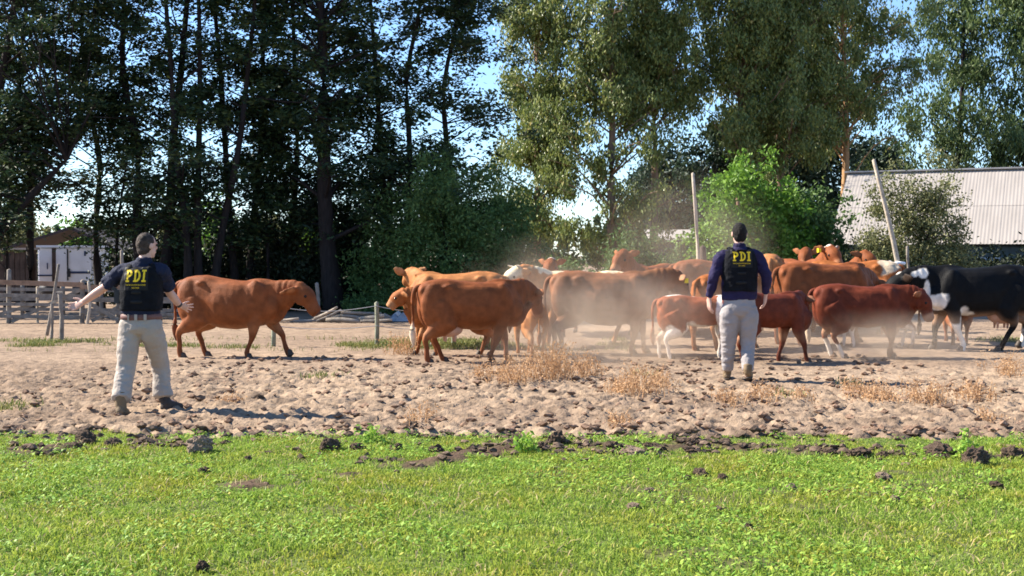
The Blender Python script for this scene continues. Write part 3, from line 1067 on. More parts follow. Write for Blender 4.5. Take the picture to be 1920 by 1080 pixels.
for (px, y0, y1, wd, mm) in ((17, 506, 612, 9, 'oldwood'), (155, 526, 610, 9, 'oldwood'), (70, 538, 606, 5, 'palewood'), (222, 540, 606, 8, 'oldwood'), (300, 530, 606, 8, 'darkwood'), (-60, 515, 610, 9, 'oldwood')):
    a, b = at(px, y0, Yc + .08), at(px + random.uniform(-2, 2), y1 + 6, Yc + .08)
    MB().tube([a - ro, (a + b) / 2 - ro, b - ro], [wd * Yc / FPX / 2 * .9, wd * Yc / FPX / 2, wd * Yc / FPX / 2 * 1.1], 8, 2).build('post', M[mm], root)
rail((-70, 527), (156, 534), 9, m='redwood')
rail((-70, 552), (156, 556), 7)
rail((-70, 569), (150, 572), 6)
rail((-70, 592), (152, 595), 6, Y=Yc + .02)
rail((22, 603), (152, 543), 6, Y=Yc + .05)
rail((-40, 600), (60, 572), 6, Y=Yc + .05)
rail((150, 538), (330, 541), 8, m='redwood')
rail((150, 562), (330, 566), 6)
rail((152, 585), (330, 590), 6, Y=Yc + .02)
rail((166, 568), (222, 600), 7, Y=Yc - .05)
rail((172, 602), (250, 560), 6, Y=Yc + .05)
rail((255, 560), (330, 600), 7, Y=Yc + .05)
Yr = 31.0
root2 = empty('corral_fence', (X(90, Yr), Yr, 0))
tag(root2, 'second line of grey corral rails seen through the first one', 'fence')
ro = Vector(root2.location)
for y0, y1 in ((541, 546), (561, 560), (579, 582)):
    rail((-70, y0), (335, y1), 6, Y=Yr, par=root2)
for px in (-30, 42, 118, 190, 262, 325):
    a, b = at(px, 530, Yr + .07), at(px, 604, Yr + .07)
    MB().tube([a - ro, b - ro], [.05, .055], 7, 1).build('post', M['oldwood'], root2)

# loose posts standing before the corral
gp = 'bare posts in front of the corral'


def pole(name, label, cat, p, q, Y, r0, r1, m, group=None, bend=.02, extra=None):
    a, b = at(p[0], p[1], Y), at(q[0], q[1], Y + (q[2] if len(q) > 2 else 0))
    root = empty(name, (b.x, b.y, 0))
    ro = Vector(root.location)
    mid = (a + b) / 2 + Vector((bend, 0, 0))
    mb = MB().tube([a - ro, mid - ro, b - ro - Vector((0, 0, .12))], [r0, (r0 + r1) / 2, r1], 9, 3)
    mb.build('shaft', M[m], root)
    tag(root, label, cat, group)
    if extra:
        extra(root, ro)
    return root


pole('fence_post', 'shorter grey post of the close pair in front of the corral', 'post', (97, 570), (95, 640), 22.4, .024, .03, 'oldwood', gp,
     extra=lambda r, o: MB().bar(at(95, 568, 22.4) - o, at(112, 563, 22.4) - o, .045, .03).build('brace', M['palewood'], r, False))
pole('fence_post', 'taller grey post of the close pair in front of the corral', 'post', (112, 549), (115, 643), 22.3, .036, .04, 'oldwood', gp,
     extra=lambda r, o: MB().box(at(112, 549, 22.3) - o + Vector((0, 0, .01)), (.09, .09, .03)).build('cap', M['palewood'], r, False))
pole('fence_post', 'slanted dark post leaning behind the close pair of posts', 'post', (110, 496), (88, 616), 23.4, .026, .032, 'oldwood', gp)
pole('fence_post', 'thin pale upright stick beside the shoulder of the short sleeved man', 'post', (228, 470), (228, 606), 28.0, .035, .04, 'oldwood', gp)
pole('fence_post', 'lit knobbly stake close to the outstretched hand over the corral', 'post', (166, 528), (162, 606), 28.2, .03, .035, 'palewood', gp, bend=.06)
pole('fence_post', 'grey post standing by the woodpile in front of the dark undergrowth', 'post', (594, 531), (596, 590), 30.5, .045, .05, 'oldwood')

# wire fence across the yard
Yw = 21.2
root = empty('wire_fence', (X(706, Yw), Yw, 0))
tag(root, 'low wire fence on thin greenish posts crossing the yard', 'fence')
ro = Vector(root.location)
zt = at(706, 570, Yw).z
pxs = [512, 706, 850]
for px in pxs:
    MB().tube([(X(px, Yw) - ro.x, 0, -.1), (X(px, Yw) - ro.x + .01, 0, .4), (X(px, Yw) - ro.x, 0, zt + .02)], [.042, .040, .038], 8, 2).build('post', M['greenpost'], root)
for zz in (zt - .03, zt - .36):
    pts = []
    for i in range(len(pxs) - 1):
        for k in range(8):
            f = k / 8
            pts.append((X(pxs[i] + (pxs[i + 1] - pxs[i]) * f, Yw) - ro.x, -.045, zz - .09 * math.sin(math.pi * f) * (1 if zz > zt - .1 else .6)))
    MB().tube(pts, [.006] * len(pts), 5, 1).build('wire', M['wire'], root)

# tall poles
pole('tall_pole', 'straight thin pale pole standing beside the lime green bush', 'pole', (1299, 325), (1313, 620), 26.2, .034, .046, 'palewood', bend=.03)
pole('short_post', 'short dark post at the foot of the straight pale pole', 'post', (1318, 463), (1320, 615), 26.6, .065, .07, 'darkwood')
pole('tall_pole', 'leaning pale pole between the herd and the black cow', 'pole', (1638, 300), (1705, 612), 26.5, .038, .064, 'palewood', bend=.05,
     extra=lambda r, o: MB().tube([at(1680, 492, 26.4) - o, at(1697, 494, 26.4) - o], [.03, .03], 8, 1).build('insulator', M['white'], r))
pole('short_post', 'thin dark stake close to the foot of the leaning pole', 'post', (1701, 462), (1703, 610), 27.5, .03, .035, 'oldwood')
pole('short_post', 'dark thick post just beside the leaning pole', 'post', (1690, 494), (1696, 612), 27.0, .06, .065, 'darkwood')

# woodpile
LOGS = [((590, 597), (632, 576), 6, 'log'), ((594, 602), (640, 581), 6, 'log'), ((600, 606), (648, 590), 7, 'log'), ((612, 600), (672, 607), 8, 'log'), ((640, 592), (690, 606), 7, 'log'),
        ((660, 600), (720, 592), 8, 'log'), ((676, 606), (735, 600), 7, 'log'), ((700, 596), (762, 604), 6, 'log'), ((585, 608), (640, 611), 7, 'log'), ((500, 604), (560, 597), 6, 'log'),
        ((640, 586), (715, 588), 6, 'log'), ((720, 590), (742, 604), 7, 'log'), ((545, 608), (600, 601), 6, 'log')]
LL = ['upper slanting bleached log beside the lowered head of the red cow', 'second slanting bleached log beside the lowered cow head', 'third slanting log at the base of the woodpile',
      'thick log lying flat at the middle of the woodpile', 'log tilted down on the woodpile before the evergreen bush', 'thick pale log in the woodpile near the thin greenish post',
      'log on the ground just before the thin greenish post', 'thin log past the greenish fence post', 'lowest log of the woodpile near the red cow muzzle', 'log glimpsed under the neck of the red cow',
      'straight log on top of the woodpile before the evergreen bush', 'short log close behind the greenish fence post', 'log glimpsed just behind the red cow front legs']
for i, (p, q, wd, m) in enumerate(LOGS):
    Y = 28.9 + .12 * (i % 3)
    a, b = at(p[0], p[1], Y), at(q[0], q[1], Y + random.uniform(-.5, .5))
    root = empty('log', ((a.x + b.x) / 2, Y, 0))
    o_ = Vector(root.location)
    r0 = wd * Y / FPX / 2 * random.uniform(.8, 1.1)
    a.z, b.z = max(a.z, r0 * .8), max(b.z, r0 * .8)
    mb = MB().tube([a - o_, (a + b) / 2 - o_ + Vector((0, 0, random.uniform(-.02, .03))), b - o_], [r0, r0 * 1.05, r0 * .8], 8, 2)
    mb.build('bark', M['log'], root)
    tag(root, LL[i], 'log', 'logs of the woodpile')
# crumpled grey sheet beside the pile
rs = np.random.RandomState(5)
g = gnd(750, 603)
gx, gy, F = grid(-.35, .35, -.3, .3, .07, .06)
z = .02 + .34 * np.clip(1 - np.hypot(gx / .3, gy / .3), 0, 1) * (.4 + rs.uniform(0, .6, len(gx)))
me = npmesh("grey_sheet", np.stack([gx, gy, z], 1), F)
tag(link("grey_sheet", me, M['tarp'], None, (g.x, g.y, 0)), 'crumpled grey sheet on the ground behind the pale calf head', 'sheet')

# ------------------------------------------------------------------ clods along the turf edge
CL = [(158, 836, 40, 32, 0, 'tall grey topped dark clod on the turf edge below the short sleeved man'), (133, 846, 42, 18, 0, 'flat dark clod in front of the tall grey topped clod'), (210, 842, 36, 20, 0, 'low dark clod a little past the tall grey topped clod'),
      (372, 852, 46, 42, 1, 'heaped grey clod standing alone on the grass edge'), (420, 838, 24, 12, 0, 'small dark crumb beside the heaped grey clod'),
      (617, 848, 42, 30, 0, 'rounded dark clod on the turf edge below the woodpile'), (668, 846, 36, 16, 0, 'flat dark clod beside the rounded dark clod'), (816, 854, 30, 22, 0, 'dark clod at the start of the brown soil streak'),
      (746, 843, 18, 12, 0, 'lone little clod between the rounded clod and the soil streak'), (970, 836, 28, 26, 0, 'small pointed dark clod left of the dark peaked clod'), (1042, 838, 38, 34, 0, 'dark peaked clod below the dry weeds'),
      (1012, 846, 38, 18, 0, 'broad flat clod at the base of the peaked clod'), (1150, 848, 42, 22, 0, 'dark clod touching a pale crumbled clod'), (1192, 862, 48, 26, 1, 'pale crumbled clod lying forward in the grass'),
      (1228, 846, 46, 16, 0, 'long low dark clod behind the pale crumbled clod'), (1262, 828, 26, 20, 0, 'dark clod at the dirt boundary below the dry weeds'), (1302, 838, 28, 18, 0, 'rounded dark clod under the walking man in indigo'),
      (1300, 850, 44, 12, 0, 'low crumbly clod before the rounded dark clod'), (1360, 836, 30, 14, 0, 'flat clod just below the boots of the man in indigo'), (1448, 858, 34, 18, 1, 'pale tan clod on the grass below the calves'),
      (1505, 852, 30, 18, 0, 'first dark clod past the pale tan clod'), (1553, 856, 30, 16, 0, 'crumbly dark clod in the middle of the loose row'), (1610, 858, 52, 20, 0, 'widest dark clod of the loose row'),
      (1657, 860, 26, 14, 0, 'last little clod of the loose row'), (1762, 858, 54, 30, 0, 'broad dark clod near the small green plant'), (1832, 876, 56, 46, 0, 'largest dark clod, heaped by the small green plant'),
      (1902, 862, 40, 28, 0, 'dark clod cut close to the picture edge'), (1314, 896, 30, 18, 0, 'reddish clod alone in the grass, under the walking man'), (1356, 902, 20, 14, 0, 'small clod beside the lone reddish clod'),
      (1486, 924, 20, 18, 1, 'brown upright crumb in the middle of the grass'), (1660, 902, 34, 16, 1, 'flat reddish crumb below the loose row of clods'), (1682, 946, 22, 18, 1, 'pale lump in the grass far from the edge'),
      (1872, 916, 26, 12, 0, 'dark flat crumb below the largest clod'), (1218, 928, 24, 14, 1, 'tan crumb in the grass in line with the dry weeds'), (1188, 954, 26, 10, 1, 'flat tan crumb below the tan crumb'),
      (380, 890, 24, 14, 0, 'dark crumb in the grass below the heaped grey clod'), (376, 1074, 26, 22, 0, 'dark clod at the very bottom of the picture'), (1354, 962, 26, 12, 1, 'pale flat crumb alone in mid grass'), (462, 868, 18, 12, 0, 'dark crumb right of the heaped grey clod'),
      (1286, 902, 22, 10, 0, 'low crumb beside the lone reddish clod'), (1552, 930, 18, 12, 0, 'dark crumb beside the brown upright crumb'), (1404, 992, 20, 12, 0, 'dark hole-like crumb in the lower grass'), (766, 806, 36, 16, 0, 'brown clod on the dirt short of the grass'), (486, 752, 24, 14, 0, 'brown clod on the trampled dirt past the dark boot')]


def clod_mesh(sd):
    rs_ = np.random.RandomState(sd)
    bm = bmesh.new()
    bmesh.ops.create_icosphere(bm, subdivisions=4, radius=1)
    V = np.array([v.co[:] for v in bm.verts])
    d = .45 + .9 * fbm(V * 1.7 + sd * 9.1, sd, 3) + .9 * (np.abs(fbm(V * 3.5 + sd, sd + 4, 3) - .5)) + .25 * (fbm(V * 9, sd + 7, 2) - .5)
    V = V * d[:, None]
    for v, c in zip(bm.verts, V):
        v.co = c
    me = bpy.data.meshes.new("clod")
    bm.to_mesh(me)
    bm.free()
    return me


cms = [clod_mesh(k) for k in range(6)]
cms_p = []
for k in range(6):
    m2 = cms[k].copy()
    m2.materials.append(M['paleclod'])
    cms_p.append(m2)
    cms[k].materials.append(M['clod'])
for i, (px, py, wpx, hpx, pale, lab) in enumerate(CL):
    g = gnd(px, py)
    s = g.y / FPX
    o = link('clod', (cms_p if pale else cms)[i % 6], None, None, (g.x, g.y + .03, .005 + hpx * s * .26))
    o.scale = (wpx * s * .50, wpx * s * .42, hpx * s * .52)
    o.rotation_euler = (random.uniform(-.3, .3), random.uniform(-.3, .3), random.uniform(0, 6.28))
    tag(o, lab, 'clod', 'soil clods along the turf edge')
# loose crumbs nobody would count
rs = np.random.RandomState(8)
N = 3000
x, y = rs.uniform(-5.5, 5.5, N), np.where(rs.uniform(0, 1, N) < .6, rs.normal(10.1, .55, N), rs.uniform(10.4, 19, N))
ok = np.where(y < 10.5, (soil_mask(x, y) > .12) | (rs.uniform(0, 1, N) < .12), True) & (np.abs(x) < y * .42 + .4)
x, y = x[ok], y[ok]
n = len(x)
r = rs.uniform(.012, .045, n) * np.where(y < 10.5, 1, 1.15)
zz = np.where(y < edge_at(x), turf_h(x, y), dirt_h(x, y))
base = np.array([[1, 0, 0], [-1, 0, 0], [0, 1, 0], [0, -1, 0], [0, 0, 1], [0, 0, -1], [.6, .6, .5], [-.6, .6, .5], [.6, -.6, .5], [-.6, -.6, .5]], dtype=float)
F0 = np.array([[4, 6, 7], [4, 8, 6], [4, 7, 9], [4, 9, 8], [6, 0, 2], [6, 2, 7], [7, 2, 1], [7, 1, 9], [9, 1, 3], [9, 3, 8], [8, 3, 0], [8, 0, 6], [5, 2, 0], [5, 1, 2], [5, 3, 1], [5, 0, 3]])
V = np.stack([x, y, zz + r * .3], 1)[:, None, :] + base[None] * r[:, None, None] * rs.uniform(.55, 1.35, (n, 10, 1)) * np.array([1.1, 1, .7])
for nm_, sel, mm in (("soil_crumbs", y < edge_at(x) + .1, 'clod'), ("dirt_crumbs", y >= edge_at(x) + .1, 'crumb')):
    k = int(sel.sum())
    tag(link(nm_, npmesh(nm_, V[sel].reshape(-1, 3), (F0[None] + 10 * np.arange(k)[:, None, None]).reshape(-1, 3)), M[mm]), kind='stuff')

# small leafy plants on the turf edge
for i, (px, py, h, w_, lab) in enumerate(((1808, 858, .20, .10, 'small upright green plant between two big clods'), (985, 852, .16, .12, 'small green plant beside the dark peaked clod'), (690, 830, .13, .14, 'low green plant tuft on the turf edge past the rounded clod'))):
    g = gnd(px, py)
    shrub('small_plant', lab, 'plant', (g.x, g.y, .0), w_, w_, h, 26, 7, (.045, .025), M['clover'], 90 + i, sig=.02, shape=.2, bm=M['clover'])


# ------------------------------------------------------------------ dry weeds on the dirt
def dry_weed(label, px, py, wpx, hpx, sd, dens=1.0):
    rs_ = np.random.RandomState(sd)
    g = gnd(px, py)
    s = g.y / FPX
    w_, h_ = wpx * s / 2, hpx * s * 1.2
    root = empty('dry_weed', (g.x, g.y, float(dirt_h(g.x, g.y)[0])))
    tag(root, label, 'dry weed', 'dry weed clumps on the trampled dirt')
    nst = int(60 * dens * max(.5, w_ / .35))
    mb = MB()
    C = []
    for k in range(nst):
        bx, by = rs_.normal(0, w_ * .42), rs_.normal(0, .22)
        hh = h_ * rs_.uniform(.35, 1.0) * max(.25, 1 - (bx / w_) ** 2 * .6)
        lx, ly = rs_.normal(0, .3) * hh, rs_.normal(0, .3) * hh
        P = [(bx, by, -.02), (bx + lx * .4, by + ly * .4, hh * .55), (bx + lx, by + ly, hh)]
        mb.tube(P, [.004, .003, .0015], 3, 2, cap=False)
        for j in range(11):
            f = rs_.uniform(.2, 1.0)
            C.append((bx + lx * f + rs_.normal(0, .035), by + ly * f + rs_.normal(0, .035), hh * f + rs_.normal(0, .02)))
    tag(link('stalks', mb.mesh('stalks'), M['weed'], root), kind='stuff')
    C = np.array(C)
    C = C[C[:, 2] > 0]
    Vv, Ff = leaves(rs_, C, .036, .016, 'rand')
    tag(link('seed_heads', npmesh('seed_heads', Vv, Ff), M['weed'], root), kind='stuff')


W_ = [(1030, 712, 130, 62, 1.5, 'biggest tan dry weed clump in front of the dusty brown cow'), (960, 722, 110, 48, 1.0, 'dry weed clump under the pale rear-facing calf'), (1100, 706, 80, 44, 1.0, 'dry weed clump under the middle of the dusty cow'),
      (1195, 742, 130, 46, 1.2, 'dry weed clump in front of the red and white calf'), (1240, 728, 50, 36, .8, 'small upright dry weed beside a dark crack in the dirt'), (1160, 738, 70, 30, .8, 'low dry weeds between two taller clumps'),
      (1365, 758, 70, 34, .8, 'dry weeds just below the first boot of the man in indigo'), (1432, 754, 70, 32, .8, 'dry weeds just below the second boot of the man in indigo'), (905, 712, 70, 34, .7, 'dry weeds below the front legs of the standing red cow'),
      (1640, 752, 110, 40, 1.0, 'dry weeds below the dark red calf'), (1730, 756, 110, 44, 1.0, 'dry weeds below the striding white leg'), (1830, 752, 90, 36, .9, 'dry weeds nearest below the black cow'),
      (1890, 706, 70, 44, 1.0, 'dry weed clump against the picture edge under the black cow'), (1600, 740, 60, 26, .6, 'low sparse dry weeds left of the wide dry patch'), (1160, 800, 60, 34, .6, 'dry weeds just above the turf, under the peaked clod'),
      (790, 796, 80, 34, .6, 'thin dry weeds on the dirt above the soil streak'), (430, 756, 50, 20, .5, 'low dry weeds past the dark boot'), (755, 664, 90, 40, .8, 'brown dry weeds behind the standing red cow hind legs'),
      (1500, 752, 60, 22, .5, 'sparse dry weeds under the plain dark red calf'), (1840, 790, 70, 26, .5, 'thin dry weeds above the small green plant')]
for i, (px, py, wd, hh, dn, lab) in enumerate(W_):
    dry_weed(lab, px, py, wd, hh, 200 + i, dn)

# ------------------------------------------------------------------ cattle
# local frame of a grown animal 1.22 m at the withers: +x towards the head, y across, z up


def superring(x, top, bot, hw, n=22, e=2.8, roof=.2, yo=0.0):
    zc, hh = (top + bot) / 2, (top - bot) / 2
    out = []
    for k in range(n):
        a = 2 * math.pi * k / n
        c, s = math.cos(a), math.sin(a)
        yy = math.copysign(abs(c) ** (2 / e), c) * hw
        zz = math.copysign(abs(s) ** (2 / e), s)
        if zz > 0:
            yy *= 1 - roof * zz
        else:
            yy *= 1 - .12 * zz * zz
        out.append((x, yo + yy, zc + zz * hh))
    return out


TORSO = [  # x, top, bottom, half width
    (-.84, 1.10, .96, .07), (-.80, 1.15, .78, .15), (-.70, 1.20, .62, .215), (-.56, 1.225, .55, .25), (-.40, 1.235, .50, .275),
    (-.18, 1.205, .44, .335), (.06, 1.195, .42, .345), (.28, 1.20, .45, .305), (.44, 1.215, .475, .25), (.56, 1.17, .51, .21), (.66, 1.06, .58, .16), (.73, .95, .68, .08)]


def cow_points(pose):
    """joint points of the four legs; dx shifts the hoof fore/aft, lift raises it"""
    L = {}
    for key, side, front in (('fl', 1, True), ('fr', -1, True), ('hl', 1, False), ('hr', -1, False)):
        dx, lift = pose.get(key, (0, 0))
        s = side
        if front:
            sh, el = (.46 + .05 * dx, .15 * s, .82), (.42 + .22 * dx, .165 * s, .58)
            kn = (.46 + .62 * dx + .25 * lift, .155 * s, .335 + .55 * lift)
            ft = (.44 + .96 * dx - .35 * lift, .145 * s, .105 + lift)
            hf = (.47 + dx - .25 * lift, .145 * s, .0 + lift * .8)
            L[key] = ([sh, el, kn, tuple((np.array(kn) + np.array(ft)) / 2), ft, hf], [.12, .098, .060, .040, .046, .05])
        else:
            hp, st = (-.56, .13 * s, .88), (-.45 + .22 * dx, .175 * s, .60)
            hk = (-.70 + .62 * dx - .1 * lift, .15 * s, .405 + .4 * lift)
            ft = (-.665 + .97 * dx - .2 * lift, .14 * s, .105 + lift)
            hf = (-.62 + dx - .15 * lift, .14 * s, .0 + lift * .8)
            L[key] = ([hp, st, hk, tuple((np.array(hk) * .45 + np.array(ft) * .55)), ft, hf], [.20, .165, .068, .045, .047, .050])
    return L


def cow_body(pose, calf=False):
    m = MB()
    dep, fat, lw = pose.get('depth', 1.0), pose.get('fat', 1.0) * .94, pose.get('leg', 1.0)
    rings, ears = [], []
    tors = TORSO
    for (x, t, b, hw) in tors:
        t = t - pose.get('slope', .02) * max(0, x + .4)
        b2 = t - (t - b) * dep * .96
        rings.append(superring(x, t, b2, hw * fat, roof=.15))
    m.rings(rings)
    for s in (1, -1):
        m.ell((-.43, 0.195 * s * fat, 1.118), (.08, .055, .05))          # hook bone
        m.ell((-.77, .105 * s, 1.06), (.06, .05, .07))                  # pin bone
        m.ell((-.62, .145 * s * fat, .84), (.20, .12, .34))             # thigh
        m.ell((.43, .175 * s * fat, .87), (.15, .085, .30), rot=Matrix.Rotation(R(-14), 3, 'Y'))  # shoulder blade
        m.ell((.60, .11 * s, .78), (.13, .09, .17))                     # point of shoulder
    m.ell((.40, 0, 1.19 - pose.get('slope', .02) * .8), (.24, .055, .055))                            # withers
    m.ell((.60, 0, .1 + .56 * 1), (.17, .085, .15))                     # brisket
    m.tube([(.70, 0, .58), (.74, 0, .74), (.86 * .6 + pose['poll'][0] * .4, pose['poll'][1] * .3, .86)], [(.03, .06), (.03, .10), (.025, .05)], 8, 3, up=(1, 0, .2))      # dewlap
    for key, (pts, rad) in cow_points(pose).items():
        rr = [(r * lw, r * lw * (1.25 if i < 2 else 1.0)) for i, r in enumerate(rad)]
        rr[0] = (rad[0] * .75, rad[0] * 1.1)
        rr[1] = (rad[1] * .8, rad[1] * 1.15)
        rr = rr[:2] + [(q_[0] * .88, q_[1] * .9) for q_ in rr[2:]]
        m.tube(pts, rr, 10, 3, up=(1, 0, .01))
    poll, muz = np.array(pose['poll']), np.array(pose['muz'])
    h = muz - poll
    hl = np.linalg.norm(h)
    hk_, mz_ = pose.get('hs', 1.06), pose.get('mz', 1.05)
    hd = h / hl
    base = np.array([.46, 0, .93 - pose.get('slope', .02) * .6])
    mid = base * .48 + poll * .52 - np.array([0, 0, .02]) + np.array(pose.get('arch', (.0, 0, .03)))
    m.tube([base - np.array([.18, 0, 0]), base, mid, poll - np.array([0, 0, .02])], [(.17, .27), (.16, .28), (.115, .215), (.092, .14)], 14, 4)
    upr = np.array([0, 0, 1.0]) if abs(hd[2]) < .93 else np.array([-1.0, 0, .1])
    sv = np.cross(hd, upr)
    sv /= np.linalg.norm(sv)
    uv = np.cross(sv, hd)
    m.tube([poll - hd * .04, poll + hd * .07, poll + hd * .19 + uv * .01, poll + hd * .31, poll + hd * .40 - uv * .01, poll + hd * hl],
           [(.08 * hk_, .085 * hk_), (.112 * hk_, .112 * hk_), (.120 * hk_, .128 * hk_), (.082 * hk_, .100 * hk_), (.084 * hk_ * mz_, .086 * hk_ * mz_), (.080 * hk_ * mz_, .074 * hk_ * mz_)], 12, 3, up=tuple(upr))
    m.ell(tuple(poll + hd * (hl - .035) + uv * .012), (.062 * mz_, .074 * mz_, .060 * mz_))      # squared nose pad
    m.ell(tuple(poll + hd * .0 + uv * .05), (.07, .06, .05))                              # poll bump
    for s in (1, -1):
        m.ell(tuple(poll + hd * .17 + sv * .055 * s - uv * .065), (.088 * hk_, .052 * hk_, .092 * hk_))       # cheek
        m.ell(tuple(poll + hd * .17 + sv * .088 * s + uv * .04), (.035, .03, .03))          # brow
        e0 = poll + hd * .04 + sv * .085 * s - uv * .005
        bk = -np.array([hd[0], hd[1], 0]) / (np.hypot(hd[0], hd[1]) + 1e-6) * pose.get('sweep', .05)
        e1 = e0 + sv * .085 * s - hd * .03 + bk * .6 + np.array([0, 0, pose.get('ear', -.01)])
        e2 = e0 + sv * .175 * s - hd * .05 + bk * 1.5 + np.array([0, 0, pose.get('ear', -.01) * 2.6])
        ears.append((e1, e2))
        m.tube([e0, e1, e2], [(.034, .028), (.078, .022), (.028, .012)], 10, 4, up=tuple(np.array([0, 0, 1.0]) * .3 + hd * .7))
    me = m.fuse("body", .0175 if not calf else .0185, 6, .5)
    Vb, Nb = coords(me), normals(me)
    ribs = np.clip(1 - ((Vb[:, 0] - .05) / .45) ** 2, 0, 1) * np.clip(1 - ((Vb[:, 2] - .8) / .33) ** 2, 0, 1)
    dsp = .016 * (fbm(Vb * np.array([5, 5, 3.2]), 311, 3) - .5) + .0014 * ribs * np.sin(Vb[:, 0] * 62 + Vb[:, 2] * 9)
    for (px_, py_, pz_), (rx_, ry_, rz_), am in (((-.23, .29, 1.03), (.13, .16, .12), -.022), ((-.36, .25, .70), (.10, .16, .14), -.030), ((.24, .28, .84), (.06, .2, .24), -.020), ((.62, .17, .98), (.07, .14, .16), -.022),
                                                ((-.60, .22, 1.10), (.12, .12, .08), -.012), ((-.10, .20, 1.16), (.35, .10, .05), -.012), ((.40, .22, 1.02), (.05, .15, .16), .014), ((-.66, .25, .66), (.08, .12, .16), .012)):
        for sg in (1, -1):
            e_ = (Vb - np.array([px_, py_ * sg * fat, pz_])) / np.array([rx_, ry_, rz_])
            dsp = dsp + am * np.exp(-(e_ ** 2).sum(1))
    nkm = np.clip(1 - np.abs(Vb[:, 0] - .78) / .2, 0, 1) * np.clip((Vb[:, 2] - .6) / .1, 0, 1)
    dsp = dsp + .005 * nkm * np.sin(Vb[:, 0] * 70 + 6 * fbm(Vb * 4, 315, 2))
    set_coords(me, Vb + Nb * dsp[:, None])
    return me, dict(poll=poll, hd=hd, sv=sv, uv=uv, hl=hl, hk=hk_, ears=ears)


def ells(V, spec):
    """0..1 mask from a list of (centre, radii) with a wavering outline"""
    out = np.zeros(len(V))
    wv = (fbm(V * 4.5, 301, 4) - .5) * 1.5
    for c, r in spec:
        d = np.linalg.norm((V - np.array(c)) / np.array(r), axis=1)
        out = np.maximum(out, np.clip((1.0 + wv - d) * 6, 0, 1))
    return out[:, None]


def coat_paint(me, hp, coat):
    V = coords(me)
    base, dark, pale = (np.array(c) for c in (coat['base'], coat['dark'], coat.get('pale', coat['base'])))
    n1 = fbm(V * 2.4 + coat.get('seed', 0) * 3.7, 303, 4)[:, None]
    c = base * (.78 + .44 * n1)
    belly = np.clip((.60 - V[:, 2]) / .12, 0, 1) * np.clip((.26 - np.abs(V[:, 1])) / .1, 0, 1) * np.clip((V[:, 2] - .34) / .08, 0, 1)
    c = c * (1 - belly[:, None] * .6) + pale * belly[:, None] * .6
    leg = np.clip((.42 - V[:, 2]) / .3, 0, 1)[:, None] * coat.get('legdark', .55)
    c = c * (1 - leg) + dark * leg
    if 'white' in coat:
        wm = ells(V, coat['white'])
        wc = np.array(coat.get('wcol', (.74, .68, .60)))
        c = c * (1 - wm) + wc * (.9 + .2 * n1) * wm
    if 'spots' in coat:
        wm = ells(V, coat['spots'])
        c = c * (1 - wm) + base * wm
    for e1, e2 in hp['ears']:
        d = np.minimum(np.linalg.norm(V - e1, axis=1), np.linalg.norm(V - e2, axis=1))
        em = np.clip((.085 - d) / .03, 0, 1)[:, None] * coat.get('ear', .6)
        c = c * (1 - em) + (base * .5 + pale * .5) * 1.15 * em
    d = np.linalg.norm(V - (hp['poll'] + hp['hd'] * hp['hl']), axis=1)
    ring = np.clip((.15 - d) / .03, 0, 1)[:, None] * coat.get('ring', .6)
    c = c * (1 - ring) + pale * ring
    nose = np.clip((.075 - d) / .02, 0, 1)[:, None]
    c = c * (1 - nose) + np.array(coat.get('nose', (.10, .06, .05))) * nose
    paint(me, 'coat', np.clip(c, 0, 1))


BODY = {}
ORANGE = dict(base=(.29, .095, .026), dark=(.17, .06, .025), pale=(.46, .25, .12))
RED = dict(base=(.205, .062, .020), dark=(.13, .045, .02), pale=(.40, .19, .09), seed=2)
DRED = dict(base=(.125, .027, .012), dark=(.07, .02, .012), pale=(.42, .24, .14), seed=3)
BROWN = dict(base=(.19, .078, .036), dark=(.15, .07, .038), pale=(.40, .24, .14), seed=4)
TAN = dict(base=(.36, .145, .048), dark=(.26, .11, .05), pale=(.55, .36, .2), seed=5)


